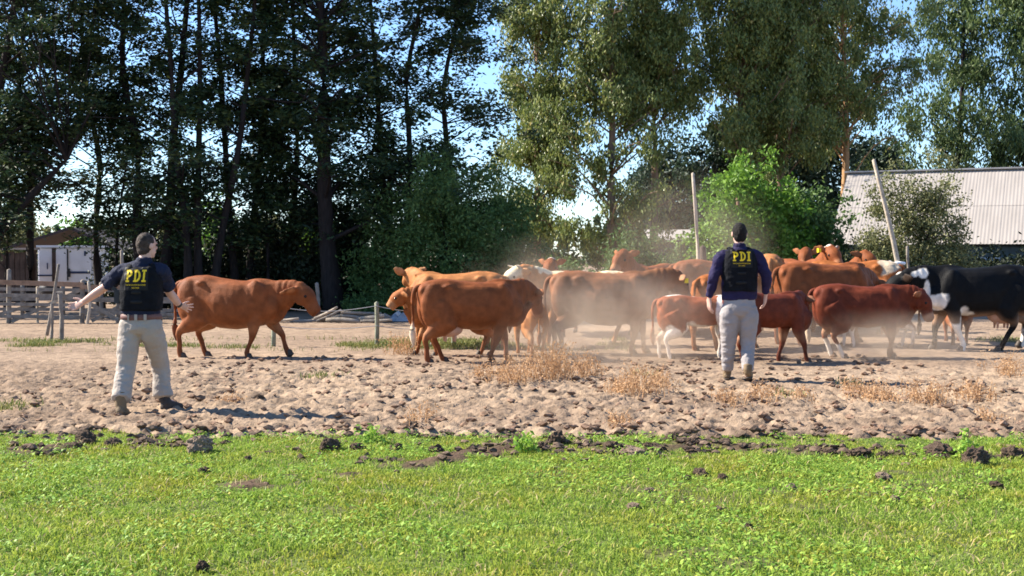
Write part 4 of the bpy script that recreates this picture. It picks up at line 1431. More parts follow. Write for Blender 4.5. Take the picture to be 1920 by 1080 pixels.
def cow(label, place, yaw, s, pose, coat, calf=False, horn=False, tagside=0, udder=False, tail=True, tailpale=False, key=None, cat='cow'):
    x, y = place
    z = float(mound(x, y)) - .015
    root = empty('calf' if calf else 'cow', (x, y, z), R(yaw), s)
    tag(root, label, 'calf' if calf else 'cow', 'cattle being driven across the yard')
    k = key
    if k and k in BODY:
        me, hp = BODY[k][0].copy(), BODY[k][1]
    else:
        me, hp = cow_body(pose, calf)
        if k:
            BODY[k] = (me, hp)
            me = me.copy()
    coat_paint(me, hp, coat)
    link('body', me, M['coat'], root)
    poll, hd, sv, uv = hp['poll'], hp['hd'], hp['sv'], hp['uv']
    for sg in (1, -1):
        MB().ell(tuple(poll + hd * .19 + sv * .106 * hp['hk'] * sg + uv * .030), (.024, .024, .024), 8, 6).build('eye', M['eye'], root)
        if horn:
            b = poll + hd * .015 + sv * .07 * sg + uv * .05
            MB().tube([b, b + sv * .05 * sg + uv * .04, b + sv * .07 * sg + uv * .10 + hd * .03], [.024, .019, .006], 8, 3).build('horn', M['horn'], root)
    for kk, (pts, rad) in cow_points(pose).items():
        a, b = np.array(pts[-1]), np.array(pts[-2])
        c0 = a + np.array([.012, 0, .0])
        MB().tube([c0 + np.array([-.008, 0, .075]), c0 + np.array([0, 0, .035]), c0 + np.array([.012, 0, .002])], [(.040, .040), (.044, .049), (.048, .058)], 10, 2, up=(1, 0, 0.01)).build('hoof', M['hoof'], root)
    if tail:
        sw = pose.get('tail', .0)
        mt = MB().tube([(-.78, 0, 1.13), (-.87, sw * .2, 1.08), (-.91, sw * .5, .90), (-.90, sw * .8, .68), (-.90, sw, .50)], [.04, .036, .024, .02, .018], 8, 4)
        mt.tube([(-.90, sw * .85, .60), (-.91, sw, .48), (-.90, sw * 1.05, .36), (-.89, sw * 1.1, .25)], [.018, .045, .042, .006], 8, 3)
        t = mt.mesh('tail')
        Vt = coords(t)
        tc = np.array(coat['base']) * .95 + 0 * Vt
        sw_ = np.clip((.62 - Vt[:, 2]) / .1, 0, 1)[:, None]
        tc = tc * (1 - sw_) + np.array((.62, .48, .34) if tailpale else coat['dark']) * sw_
        paint(t, 'coat', tc)
        link('tail', t, M['coat'], root)
    if udder:
        m = MB().ell((-.36, 0, .50), (.20, .15, .115), 14, 9)
        for dx in (-.07, .07):
            for dy in (-.06, .06):
                m.tube([(-.36 + dx, dy, .43), (-.36 + dx, dy, .36), (-.355 + dx, dy, .325)], [.022, .017, .012], 7, 2)
        m.build('udder', M['udder'], root)
    if tagside:
        e = poll + hd * .04 + sv * .085 * tagside
        e1 = e + sv * .13 * tagside - hd * .06 + np.array([0, 0, pose.get('ear', -.01) * 1.4 - .035])
        MB().box(tuple(e1 + hd * .03), (.05, .055, .07)).build('ear_tag', M['tag'], root, False)
    return root


# standing and walking poses
walkA = dict(hs=1.10, mz=1.08, slope=.075, poll=(.99, 0, 1.06), muz=(1.27, 0, .68), fl=(.34, .05), fr=(-.20, 0), hl=(.16, 0), hr=(-.12, 0), depth=1.03, fat=1.05, ear=-.035, sweep=.13, arch=(.02, 0, .0))
walkC = dict(poll=(.95, .28, 1.06), muz=(1.17, .52, .66), fl=(.10, .0), fr=(-.24, 0), hl=(.22, 0), hr=(-.06, 0), depth=.96, fat=1.0, ear=-.03, arch=(.05, .0, .05))
levelP = dict(poll=(1.03, 0, 1.20), muz=(1.36, -.06, .90), fl=(.12, 0), fr=(-.12, 0), hl=(-.14, 0), hr=(.14, 0), ear=-.01)
alertP = dict(poll=(.88, 0, 1.40), muz=(1.20, 0, 1.10), fl=(.05, 0), fr=(-.05, 0), hl=(-.08, 0), hr=(.08, 0), ear=.012, arch=(.05, 0, 0))
turnP = dict(poll=(1.00, .05, 1.17), muz=(1.20, .22, .80), fl=(.12, 0), fr=(-.10, 0), hl=(.02, 0), hr=(-.10, 0), depth=1.04, fat=1.1, ear=-.03, tail=.02)
lowP = dict(poll=(.93, .30, .95), muz=(1.05, .55, .58), fl=(.14, 0), fr=(-.10, 0), hl=(-.10, 0), hr=(.12, 0), ear=-.03)
calfG = dict(poll=(.95, .10, 1.10), muz=(1.20, .25, .78), fl=(-.06, 0), fr=(.10, 0), hl=(-.10, 0), hr=(.06, 0), depth=.78, fat=.80, ear=-.03, tail=.02)
calfH = dict(poll=(.80, .34, 1.12), muz=(.98, .66, .88), fl=(-.18, 0), fr=(.20, 0), hl=(-.10, 0), hr=(.10, 0), depth=.80, fat=.85, ear=-.03)
calfM = dict(poll=(.90, -.02, 1.08), muz=(1.08, -.06, .64), fl=(.06, 0), fr=(-.06, 0), hl=(.16, 0), hr=(.28, 0), depth=.93, fat=.90, ear=-.0, arch=(.02, 0, .03))
bigN = dict(poll=(1.03, .0, 1.05), muz=(1.32, -.05, .72), fl=(-.22, 0), fr=(.10, 0), hl=(.34, 0), hr=(-.06, .06), depth=.96, fat=.92, ear=.0, arch=(.0, 0, .05))

cow('red cow walking alone with lowered head, its rump past the short sleeved man', (X(438, 18.95), 18.95), -7, 1.0, walkA, dict(RED, ring=.0, ear=.95), horn=False, udder=False)
cow('red cow side on with a lit rump, standing just past the thin greenish post', (X(888, 18.1), 18.1), 16, .97, walkC, RED, udder=True, tailpale=True)
cow('pale orange cow with its head turned away, behind the rump of the standing red cow', (X(850, 20.9), 20.9), 176, 1.03, dict(levelP, poll=(.74, -.36, 1.20), muz=(.78, -.76, .98), ear=.03), TAN)
cow('small pale calf poking its head out left of the standing red cow', (X(846, 19.4), 19.4), 180, .82, dict(calfH, poll=(.86, 0, 1.18), muz=(1.12, 0, .92)), ORANGE, calf=True)
cow('cream backed cow with a white horned face turned left behind the standing red cow', (X(1092, 21.3), 21.3), 180, 1.03,
    dict(levelP, poll=(1.02, .12, 1.24), muz=(1.26, .25, .98)), dict(TAN, white=[((1.14, .2, 1.16), (.20, .2, .24)), ((0, 0, 1.27), (1.2, .26, .12))], wcol=(.66, .55, .36), spots=[((1.10, .10, 1.16), (.07, .08, .06))]), horn=True)
cow('cow with dark face and cupped ears looking over the cream backed cow', (X(1052, 24.0), 24.0), -104, .99, alertP, dict(RED, white=[((.86, 0, 1.47), (.10, .12, .07))], seed=6), key='alert')
cow('little tan calf seen from behind between the standing red cow and the dusty cow', (X(992, 19.45), 19.45), 104, .70, calfG, dict(TAN, legdark=.2, white=[((-.66, .14, .22), (.12, .08, .20)), ((-.6, 0, .62), (.25, .12, .12))]), calf=True)
cow('big dusty brown cow in the centre with a hanging tail', (X(1138, 19.6), 19.6), 0, 1.05, turnP, BROWN, horn=False, tagside=1, udder=False, tailpale=True)
cow('reddish cow with a tousled poll and wide ear facing us behind the dusty cow', (X(1222, 23.6), 23.6), -128, 1.06, alertP, RED, key='alert')
cow('red and white saddle backed calf beside the man in indigo', (X(1313, 18.75), 18.75), 0, .77, calfG,
    dict(base=(.26, .075, .032), dark=(.2, .06, .03), pale=(.74, .66, .55), legdark=0, seed=7, ring=.2,
         white=[((.1, 0, 1.27), (1.0, .13, .10)), ((.36, 0, .95), (.10, .5, .5)), ((0, 0, .50), (.75, .30, .22)), ((-.52, -.20, .50), (.16, .12, .26)), ((-.52, .20, .50), (.16, .12, .26)), ((-.6, 0, .2), (.3, .35, .28)), ((.45, 0, .2), (.3, .35, .36)), ((-.9, 0, .42), (.06, .1, .22))]), calf=True)
cow('brown cow with its back showing between the dusty cow and the man in indigo', (X(1352, 23.2), 23.2), 8, 1.10, lowP, RED, key='low')
cow('orange cow with a round lit rump close to the elbow of the man in indigo', (X(1375, 20.6), 20.6), 38, 1.0, lowP, ORANGE, key='low')
cow('plain dark red calf just past the trousers of the man in indigo', (X(1442, 18.0), 18.0), 18, .83, calfH, DRED, calf=True, tail=False)
cow('brown cow with a shadowed flank standing above the plain dark red calf', (X(1552, 21.5), 21.5), 16, 1.13, lowP, dict(RED, seed=9), key='low')
cow('orange cow with a cream rump, back humped above the dark red calf', (X(1592, 23.4), 23.4), 166, 1.10, lowP, dict(ORANGE, white=[((-.62, .0, 1.18), (.22, .34, .22)), ((-.2, 0, 1.28), (.5, .16, .07))], wcol=(.50, .40, .28), seed=10), key='low')
cow('tan cow seen from behind just past the shoulder of the man in indigo', (X(1444, 24.2), 24.2), 78, 1.14, lowP, TAN, key='low')
cow('red cow with a pale band across its poll and a yellow ear tag', (X(1502, 24.9), 24.9), -70, 1.08, alertP, dict(RED, white=[((.86, 0, 1.45), (.12, .16, .06))], seed=11), key='alert', tagside=1)
cow('red cow raising its head highest at the back of the herd', (X(1525, 27.8), 27.8), -112, 1.14, alertP, RED, key='alert')
cow('red cow head peering out beside the highest head of the herd', (X(1556, 26.0), 26.0), -60, 1.06, alertP, dict(RED, seed=13), key='alert')
cow('dark red calf with white hind feet and tan belly, in front of the black cow', (X(1619, 18.9), 18.9), 0, .90, calfM,
    dict(DRED, pale=(.5, .30, .18), white=[((-.42, 0, .14), (.30, .3, .22)), ((-.9, 0, .5), (.07, .08, .14))], legdark=.3), calf=True, tailpale=True)
cow('black and white cow striding left with a white foreleg', (X(1830, 20.4), 20.4), 180, 1.12, bigN,
    dict(ear=.15, base=(.0045, .0045, .005), dark=(.006, .005, .005), pale=(.45, .27, .17), legdark=.2, seed=14, ring=.1, nose=(.02, .018, .018),
         white=[((.60, .16, .72), (.20, .20, .15)), ((.74, .14, .86), (.06, .2, .16)), ((.80, .05, 1.10), (.10, .14, .09)), ((.90, .14, 1.10), (.07, .10, .08)), ((.36, .15, .25), (.26, .10, .40)), ((-.70, -.2, .15), (.2, .12, .24)), ((1.10, 0, 1.02), (.06, .05, .12))],
         spots=[((.62, .30, .66), (.07, .1, .07))]), udder=True)
cow('brown calf half hidden behind the legs of the black cow', (X(1792, 22.0), 22.0), 78, .80, calfG, dict(DRED, base=(.2, .07, .03)), calf=True)
cow('black and white cow behind, lowering its white blazed face beside the leaning pole', (X(1566, 25.6), 25.6), -14, 1.08, dict(levelP, poll=(1.02, 0, 1.14), muz=(1.3, -.1, .78)),
    dict(base=(.014, .012, .012), dark=(.02, .018, .016), pale=(.6, .45, .38), ring=.8, nose=(.42, .22, .18), seed=15, white=[((1.12, -.03, 1.05), (.30, .05, .3)), ((.75, 0, 1.0), (.10, .3, .3))]))
cow('white legged pale calf standing behind the dark red calf', (X(1636, 21.0), 21.0), 172, .82, dict(calfG, poll=(.9, .1, .9), muz=(1.1, .2, .6)), dict(DRED, white=[((-.2, 0, .9), (.5, .5, .5)), ((0, 0, .25), (.9, .4, .35))], wcol=(.62, .56, .5)), calf=True)


# ------------------------------------------------------------------ people
def hand(m, wrist, tdir, normal, spread=.12, curl=.25, sc=1.0, thumb=1):
    """palm, four unequal bent fingers and a thumb leaving the side of the palm"""
    t = np.array(tdir, dtype=float)
    t /= np.linalg.norm(t)
    n = np.array(normal, dtype=float)
    n -= t * n.dot(t)
    n /= np.linalg.norm(n)
    s = np.cross(t, n) * thumb                      # towards the thumb
    w = np.array(wrist, dtype=float)
    m.tube([w - t * .02 * sc, w + t * .025 * sc, w + t * .065 * sc, w + t * .10 * sc], [(.029 * sc, .021 * sc), (.034 * sc, .018 * sc), (.043 * sc, .016 * sc), (.041 * sc, .012 * sc)], 12, 3, up=tuple(n))
    for off, ln in ((.032, .074), (.0108, .084), (-.0108, .078), (-.032, .060)):
        b = w + t * (.088 if abs(off) < .02 else .080) * sc + s * off * sc
        d = t + s * off / .032 * spread
        d /= np.linalg.norm(d)
        p = [b, b + d * .012 * sc]
        a = 0
        for seg in (.46, .31, .23):
            a += curl
            dd = d * math.cos(a) + n * math.sin(a)
            p.append(p[-1] + dd * ln * seg * sc)
        m.tube(p, [.0105 * sc, .0105 * sc, .0098 * sc, .009 * sc, .0075 * sc], 8, 2, up=tuple(s))
    b = w + t * .028 * sc + s * .030 * sc
    d = t * .62 + s * .75 + n * .2
    d /= np.linalg.norm(d)
    d2 = t * .85 + s * .45 + n * .3
    d2 /= np.linalg.norm(d2)
    m.tube([b - d * .01 * sc, b + d * .032 * sc, b + d * .032 * sc + d2 * .03 * sc, b + d * .032 * sc + d2 * .055 * sc], [.0145 * sc, .0125 * sc, .011 * sc, .008 * sc], 8, 2, up=tuple(n))


def wrinkle(me, amp, f, seed, zr=None):
    V, Nn = coords(me), normals(me)
    q = V * np.array(f) + 1.2 * np.stack([fbm(V * 5, seed + 9, 2)] * 3, 1)
    d = 1 - 2 * np.abs(fbm(q, seed, 3) - .5) * 2
    d = (d - .6) * amp
    if zr is not None:
        d *= zr(V)
    set_coords(me, V + Nn * d[:, None])


def glyph(ch, u, v):
    """slab lettering, u,v in 0..1"""
    if ch == 'P':
        st = (u > .14) & (u < .40)
        sf = ((u > 0) & (u < .56) & (v < .15)) | ((u > 0) & (u < .5) & (v > .85))
        bo = (((u - .42) / .56) ** 2 + ((v - .70) / .30) ** 2 < 1) & (u > .36)
        ho = (((u - .42) / .26) ** 2 + ((v - .70) / .135) ** 2 < 1) & (u > .40)
        return st | sf | (bo & ~ho)
    if ch == 'D':
        st = (u > .14) & (u < .38)
        sf = ((u > 0) & (u < .45) & (v < .15)) | ((u > 0) & (u < .45) & (v > .85))
        bo = (((u - .34) / .64) ** 2 + ((v - .5) / .5) ** 2 < 1) & (u > .3)
        ho = (((u - .34) / .38) ** 2 + ((v - .5) / .33) ** 2 < 1) & (u > .38)
        return st | sf | (bo & ~ho)
    return ((u > .28) & (u < .72)) | ((u > .02) & (u < .98) & ((v < .15) | (v > .85)))


def lettering(vest_me, cx, cz, wid, hgt, parent, skew=0.0):
    bv = BVHTree.FromPolygons([v.co[:] for v in vest_me.vertices], [p.vertices[:] for p in vest_me.polygons])

    def surf(x, z, lift):
        hit = bv.ray_cast(Vector((x, -2, z)), Vector((0, 1, 0)))
        return (hit[0].y if hit[0] else -.15) - lift

    # dark backing patch
    nx, nz = 14, 12
    x0, x1, z0, z1 = cx - wid * .60, cx + wid * .60, cz - hgt * 1.18, cz + hgt * .68
    V = [(x0 + (x1 - x0) * i / nx, surf(x0 + (x1 - x0) * i / nx, z0 + (z1 - z0) * j / nz, .003), z0 + (z1 - z0) * j / nz) for j in range(nz + 1) for i in range(nx + 1)]
    F = [(j * (nx + 1) + i, j * (nx + 1) + i + 1, (j + 1) * (nx + 1) + i + 1, (j + 1) * (nx + 1) + i) for j in range(nz) for i in range(nx)]
    link('patch', npmesh('patch', V, np.array(F)), M['vestpatch'], parent)
    cell = .0028
    pos = cx - wid / 2
    for ch, wf in (('P', .34), ('D', .35), ('I', .21)):
        w_ = wid * wf
        nx, nz = int(w_ / cell), int(hgt / cell)
        V, F, idx = [], [], {}
        for j in range(nz):
            for i in range(nx):
                if glyph(ch, np.float64((i + .5) / nx), np.float64((j + .5) / nz)):
                    q = []
                    for a, b in ((i, j), (i + 1, j), (i + 1, j + 1), (i, j + 1)):
                        if (a, b) not in idx:
                            xx, zz = pos + a * cell + skew * b * cell, cz - hgt / 2 + b * cell
                            idx[(a, b)] = len(V)
                            V.append((xx, surf(xx, zz, .0065), zz))
                        q.append(idx[(a, b)])
                    F.append(q)
        link('letter', npmesh('letter', V, np.array(F)), M['yellow'], parent)
        pos += w_ + wid * .05
    for txt, zz, w_ in (('POLICIA DE INVESTIGACIONES', cz - hgt * .74, wid * .98), ('DE CHILE', cz - hgt * .97, wid * .36)):
        cu = bpy.data.curves.new('line', 'FONT')
        cu.body = txt
        cu.align_x = 'CENTER'
        cu.size = 1
        o = bpy.data.objects.new('line', cu)
        COL.objects.link(o)
        me = bpy.data.meshes.new_from_object(o.evaluated_get(bpy.context.evaluated_depsgraph_get()))
        bpy.data.objects.remove(o)
        V = coords(me)
        k = w_ / (V[:, 0].max() - V[:, 0].min())
        W2 = np.stack([cx + (V[:, 0]) * k, V[:, 0] * 0, zz + (V[:, 1] - .35) * max(k, hgt * .17)], 1)
        W2[:, 1] = [surf(a[0], a[2], .0065) for a in W2]
        set_coords(me, W2)
        me.name = 'small_print'
        link('small_print', me, M['yellow'], parent)


def person(label, Y0, px0, J, o):
    root = empty('person', (X(px0, Y0), Y0, 0))
    tag(root, label, 'person')
    ro = np.array(root.location)

    def P(k):
        j = J[k]
        return np.array(at(j[0], j[1], Y0 + j[2])) - ro

    u = Y0 / FPX                                      # metres per pixel of the photograph
    hc, hs = P('head'), o['hs']
    yaw = o['yaw']
    f = np.array([math.sin(yaw), math.cos(yaw), o.get('nod', -.05)])
    f /= np.linalg.norm(f)
    s = np.cross(f, [0, 0, 1])
    s /= np.linalg.norm(s)
    up = np.cross(s, f)
    rot = Matrix((s, f, up)).transposed()
    # ---- one continuous body
    m = MB()
    m.ell(hc + up * .018 * hs + f * -.008, (.078 * hs, .098 * hs, .100 * hs), 18, 12, rot)
    m.ell(hc - up * .045 * hs + f * .020 * hs, (.062 * hs, .075 * hs, .080 * hs), 16, 10, rot)
    m.ell(hc - up * .098 * hs + f * .058 * hs, (.032 * hs, .030 * hs, .022 * hs), 10, 8, rot)
    m.tube([hc + up * .015 * hs + f * .088 * hs, hc - up * .018 * hs + f * .108 * hs, hc - up * .032 * hs + f * .104 * hs], [.010, .015, .014], 8, 2, up=tuple(s))
    m.ell(hc + up * .022 * hs + f * .088 * hs, (.05 * hs, .016, .012), 10, 6, rot)
    m.ell(hc - up * .064 * hs + f * .088 * hs, (.025 * hs, .014, .012), 10, 6, rot)
    for g in (1, -1):
        m.ell(hc - up * .008 * hs - f * .006 * hs + s * .079 * hs * g, (.011, .024, .032), 10, 8, rot)
    nk, ch, wa, pe = P('neck'), P('chest'), P('waist'), P('pelvis')
    m.tube([hc - up * .05 * hs - f * .012, (hc - up * .10 * hs) * .5 + nk * .5, nk, nk * .6 + ch * .4], [(.058, .062), (.056, .058), (.066, .064), (.10, .08)], 12, 3, up=(0, 1, 0))
    sl_, sr_ = P('shl'), P('shr')
    m.tube([nk * .5 + ch * .5, ch, wa, pe], [(.13, .08), (.15, .095), (.14, .095), (.14, .10)], 14, 3, up=(0, 1, 0))
    m.tube([sl_, nk * .45 + ch * .55, sr_], [.05, .075, .05], 10, 3, up=(0, 1, 0))
    for a in ('l', 'r'):
        sh, el, wr, ti = P('sh' + a), P('el' + a), P('wr' + a), P('ti' + a)
        m.tube([sh, sh * .5 + el * .5, el, el * .55 + wr * .45, wr], [.052, .046, .041, .042, .029], 12, 3, up=(.3, 1, .2))
        hd_ = o['hand' + a]
        hand(m, wr, ti - wr, hd_[0], hd_[1], hd_[2], np.linalg.norm(ti - wr) / .178, hd_[3])
        hp, kn, an, to = P('hp' + a), P('kn' + a), P('an' + a), P('to' + a)
        m.tube([hp, kn, an], [.075, .05, .036], 10, 4, up=(.1, 1, 0))
        m.tube([an, an * .4 + to * .6, to], [.036, .036, .03], 8, 3, up=(0, 0, 1))
    me = m.fuse('body', .0055, 2, .4, .5)
    link('body', me, M['skin'], root)
    for g in (1, -1):
        MB().ell(hc + up * .004 * hs + f * .086 * hs + s * .033 * hs * g, (.012, .012, .012), 8, 6).build('eye', M['eye'], root)
    # ---- hair
    m = MB()
    m.ell(hc + up * .016 * hs - f * .014 * hs, (.0815 * hs, .0935 * hs, .1065 * hs), 24, 16, rot)
    m.ell(hc - up * .040 * hs - f * .036 * hs, (.071 * hs, .060 * hs, .066 * hs), 18, 12, rot)
    hm = m.fuse('hair', .007, 2, .5)
    V = coords(hm)
    L = V - hc
    wob = .010 * (fbm(V * 38, 79, 2) - .5)
    ff, uu = L @ f + wob, L @ up + wob
    # pull the hair under the skin below the hairline: face, nape, round the ears
    cut = (uu < -.098 * hs) | ((ff > .045 * hs) & (uu < .050 * hs)) | ((ff > .018 * hs) & (uu < .02 * hs)) | ((ff > .0 * hs) & (uu < -.026 * hs))
    V = np.where(cut[:, None], hc + L * .80, V + (normals(hm) * (.010 * (fbm(V * 55, 77, 2) - .45))[:, None]))
    set_coords(hm, V)
    link('hair', hm, M[o['hair']], root)
    # ---- trousers
    m = MB()
    tw = o['tw']
    wl = P('belt')
    m.tube([wl + np.array([0, 0, .012]), wl - np.array([0, 0, .06]), pe, pe - np.array([0, 0, .06])], [(tw[0], .125), (tw[0] * 1.04, .14), (tw[1], .15), (tw[1] * .82, .12)], 20, 3, up=(0, 1, 0))
    for a in ('l', 'r'):
        hp, kn, an = P('hp' + a), P('kn' + a), P('an' + a)
        m.tube([hp + np.array([0, 0, .06]), hp - np.array([0, 0, .04]), hp * .5 + kn * .5, kn, kn * .45 + an * .55, an + (kn - an) * .10],
               [(tw[2] * .86, tw[2] * .95), (tw[2], tw[2] * 1.06), (tw[2] * .92, tw[2]), (tw[3], tw[3] * 1.05), (tw[4], tw[4] * 1.1), (tw[5], tw[5] * 1.1)], 18, 4, up=(.05, 1, 0))
    t = m.fuse('trousers', .010, 3, .5)
    wrinkle(t, .011, (6, 6, 11), 400 + o['seed'])
    wrinkle(t, .006, (13, 13, 26), 410 + o['seed'], lambda V: np.clip((.62 - V[:, 2]) / .3, .2, 1))
    tr = link('trousers', t, M[o['trm']], root)
    # back pockets and seam
    # ---- boots
    for a in ('l', 'r'):
        an, to, he = P('an' + a), P('to' + a), P('he' + a)
        d = to - he
        d[2] = 0
        L_ = np.linalg.norm(d)
        d /= L_
        sv = np.cross(d, [0, 0, 1])
        pitch = o.get('heel' + a, 0)
        hz = he + np.array([0, 0, pitch])
        m = MB()
        m.tube([an + np.array([0, 0, .10]), an + np.array([0, 0, .03]), hz * .75 + to * .25 + np.array([0, 0, .055])], [(.056, .062), (.052, .062), (.05, .062)], 12, 3, up=(0, 1, .1))
        m.tube([hz - d * .01 + np.array([0, 0, .042]), hz * .62 + to * .38 + np.array([0, 0, .048]), hz * .25 + to * .75 + np.array([0, 0, .040]), to + np.array([0, 0, .034])], [(.038, .040), (.043, .050), (.050, .040), (.036, .028)], 12, 3, up=(0, 0, 1))
        b = link('boot', m.fuse('boot', .009, 2, .5), M[o['boot' + a]], root)
        MB().tube([hz - d * .03 + np.array([0, 0, .006]), hz * .5 + to * .5 + np.array([0, 0, .006]), to + d * .012 + np.array([0, 0, .008])], [(.042, .014), (.043, .014), (.042, .012)], 10, 3, up=(0, 0, 1)).build('sole', M['darkboot'], b)
    # ---- belt
    if o.get('beltshow'):
        b0 = wl + np.array([0, 0, .0])
        bt = MB().tube([b0 - np.array([0, 0, .02]), b0 + np.array([0, 0, .022])], [(tw[0] + .014, .142), (tw[0] + .012, .140)], 26, 1, up=(0, 1, 0)).build('belt', M['belt'], root)
        for xx in (-.085, -.01, .075):
            MB().box((b0[0] + xx, b0[1] - .142 * math.sqrt(max(.05, 1 - (xx / (tw[0] + .014)) ** 2)) - .004, b0[2]), (.026 if xx > -.05 else .014, .012, .058)).build('belt_loop', M[o['trm']], bt, False)
    # ---- shirt
    m = MB()
    sw = o['sw']
    m.tube([P('hem'), wa, ch - np.array([0, 0, .03]), ch + np.array([0, 0, .08]), nk - np.array([0, 0, .025])], [(sw[0], .135), (sw[1], .14), (sw[2], .145), (sw[2] * .88, .125), (.085, .08)], 20, 4, up=(0, 1, 0))
    m.tube([nk - np.array([0, 0, .02]), nk + np.array([0, .0, .022])], [(.078, .075), (.072, .074)], 14, 2, up=(0, 1, 0))
    for a in ('l', 'r'):
        sh, el, wr = P('sh' + a), P('el' + a), P('wr' + a)
        cc = nk * .35 + ch * .65
        if o['short']:
            e = sh * .18 + el * .82
            m.tube([cc * .6 + sh * .4, sh, sh * .5 + el * .5, e], [.09, .070, .072, .080], 14, 4, up=(.3, 1, .2))
        else:
            m.tube([cc * .6 + sh * .4, sh, sh * .5 + el * .5, el, el * .5 + wr * .5, wr + (el - wr) * .06], [.095, .076, .070, .064, .058, .046], 14, 4, up=(.3, 1, .2))
    t = m.fuse('shirt', .009, 3, .5)
    wrinkle(t, .011, (8, 8, 9), 420 + o['seed'])
    wrinkle(t, .006, (20, 20, 14), 430 + o['seed'])
    link('shirt', t, M[o['shm']], root)
    # ---- vest
    vw = o['vw']
    m = MB()
    a0, a1, a2, a3 = P('vbot'), wa, ch - np.array([0, 0, .02]), P('vtop')
    rings = []
    for c0, hw, hd2 in ((a0, vw[0], .150), (a0 * .5 + a1 * .5, vw[0], .156), (a1 * .5 + a2 * .5, vw[1], .162), (a2, vw[1], .160), (a2 * .4 + a3 * .6, vw[2], .148), (a3, vw[2] * .92, .128)):
        r_ = []
        for k in range(28):
            a = 2 * math.pi * k / 28
            cx_, sy_ = math.cos(a), math.sin(a)
            r_.append((c0[0] + math.copysign(abs(cx_) ** .62, cx_) * hw, c0[1] + math.copysign(abs(sy_) ** .72, sy_) * hd2, c0[2]))
        rings.append(r_)
    m.rings(rings)
    for g in (-1, 1):
        q0, q1 = a3 + np.array([g * vw[2] * .62, -.095, -.02]), a3 + np.array([g * vw[2] * .52, .10, -.01])
        tp = np.array([g * vw[2] * .56, .0, 0]) + np.array([a3[0], a3[1], nk[2] - .045 * (1 if o['short'] else .9)])
        m.tube([q0, q0 * .45 + tp * .55 + np.array([0, -.03, .02]), tp + np.array([0, 0, .012]), q1 * .5 + tp * .5 + np.array([0, .03, .03]), q1], [(.036, .012)] * 5, 8, 3, up=(0, 0, 1) if False else (.0, .3, 1))
    v = m.fuse('vest', .009, 3, .5)
    wrinkle(v, .008, (10, 10, 12), 440 + o['seed'])
    vo = link('vest', v, M['vest'], root)
    # side straps and carrier pouch on the vest
    for zz in (.30, .62):
        zc = a0[2] * (1 - zz) + a2[2] * zz
        MB().tube([(a1[0], a1[1], zc - .012), (a1[0], a1[1], zc + .012)], [(vw[1] * .80, .169), (vw[1] * .80, .169)], 24, 1, up=(0, 1, 0)).build('strap', M['vestpatch'], vo)
    lz = o['letters']
    lettering(v, float(at(lz[0], lz[1], Y0 - .16)[0] - ro[0]), float(at(lz[0], lz[1], Y0 - .15)[2]), lz[2] * u, lz[3] * u, vo, lz[4])
    if o.get('gun'):
        g0 = P('gun')
        gb = MB().box(tuple(g0), (.05, .11, .13)).build('holster', M['darkmetal'], root, False)
        MB().bar(g0 + np.array([-.01, -.02, .06]), g0 + np.array([-.05, -.03, .085]), .035, .025).build('grip', M['darkmetal'], gb, False)
    if o.get('watch'):
        wr, el = P('wrr'), P('elr')
        d = (wr - el) / np.linalg.norm(wr - el)
        MB().tube([wr - d * .03, wr - d * .005], [.034, .033], 12, 1, up=(.3, 1, .2)).build('watch', M['darkmetal'], root)
    return root


LEFT = dict(head=(275, 460, .02), neck=(270, 489, .0), chest=(267, 522, 0), waist=(265, 566, 0), pelvis=(264, 612, 0), belt=(265, 594, 0), hem=(265, 590, 0), vbot=(265, 582, 0), vtop=(268, 501, 0),
            shl=(228, 509, 0), shr=(304, 508, .0), ell=(197, 538, .13), elr=(316, 545, .18), wrl=(157, 566, .20), wrr=(337, 573, .34), til=(131, 579, .24), tir=(362, 580, .42),
            hpl=(245, 612, 0), hpr=(284, 612, 0), knl=(236, 688, -.06), knr=(301, 686, .22), anl=(226, 755, -.24), anr=(306, 748, .20),
            hel=(225, 783, -.30), tol=(236, 780, -.05), her=(306, 772, .14), tor=(341, 768, .26), gun=(222, 556, .02))
person('man in short sleeved blue shirt and black vest spreading his arms', 12.2, 268, LEFT,
       dict(hs=1.0, yaw=R(38), nod=-.02, handl=((.2, -1, .45), .10, .30, 1), handr=((-.1, 1, .35), .42, .10, 1), hair='thinhair', tw=(.182, .208, .114, .088, .086, .096), trm='khaki', seed=1,
            bootl='boot', bootr='darkboot', heell=.015, heelr=.0, beltshow=True, sw=(.185, .18, .185), short=True, shm='shirtnavy', vw=(.192, .196, .175), letters=(254, 517, 38, 23, .05), gun=True, watch=True))
RIGHT = dict(head=(1386, 438, .02), neck=(1386, 461, .0), chest=(1386, 488, 0), waist=(1386, 530, 0), pelvis=(1385, 582, 0), belt=(1386, 562, 0), hem=(1386, 561, 0), vbot=(1386, 546, 0), vtop=(1386, 470, 0),
             shl=(1351, 483, 0), shr=(1421, 482, 0), ell=(1338, 520, -.02), elr=(1437, 517, -.04), wrl=(1330, 558, .05), wrr=(1436, 551, .06), til=(1330, 590, .09), tir=(1433, 582, .12),
             hpl=(1368, 585, 0), hpr=(1403, 585, 0), knl=(1366, 642, .06), knr=(1402, 642, .04), anl=(1364, 698, .16), anr=(1402, 700, -.14),
             hel=(1363, 712, .14), tol=(1362, 709, .42), her=(1404, 717, -.12), tor=(1404, 714, .14), gun=(0, 0, 0))
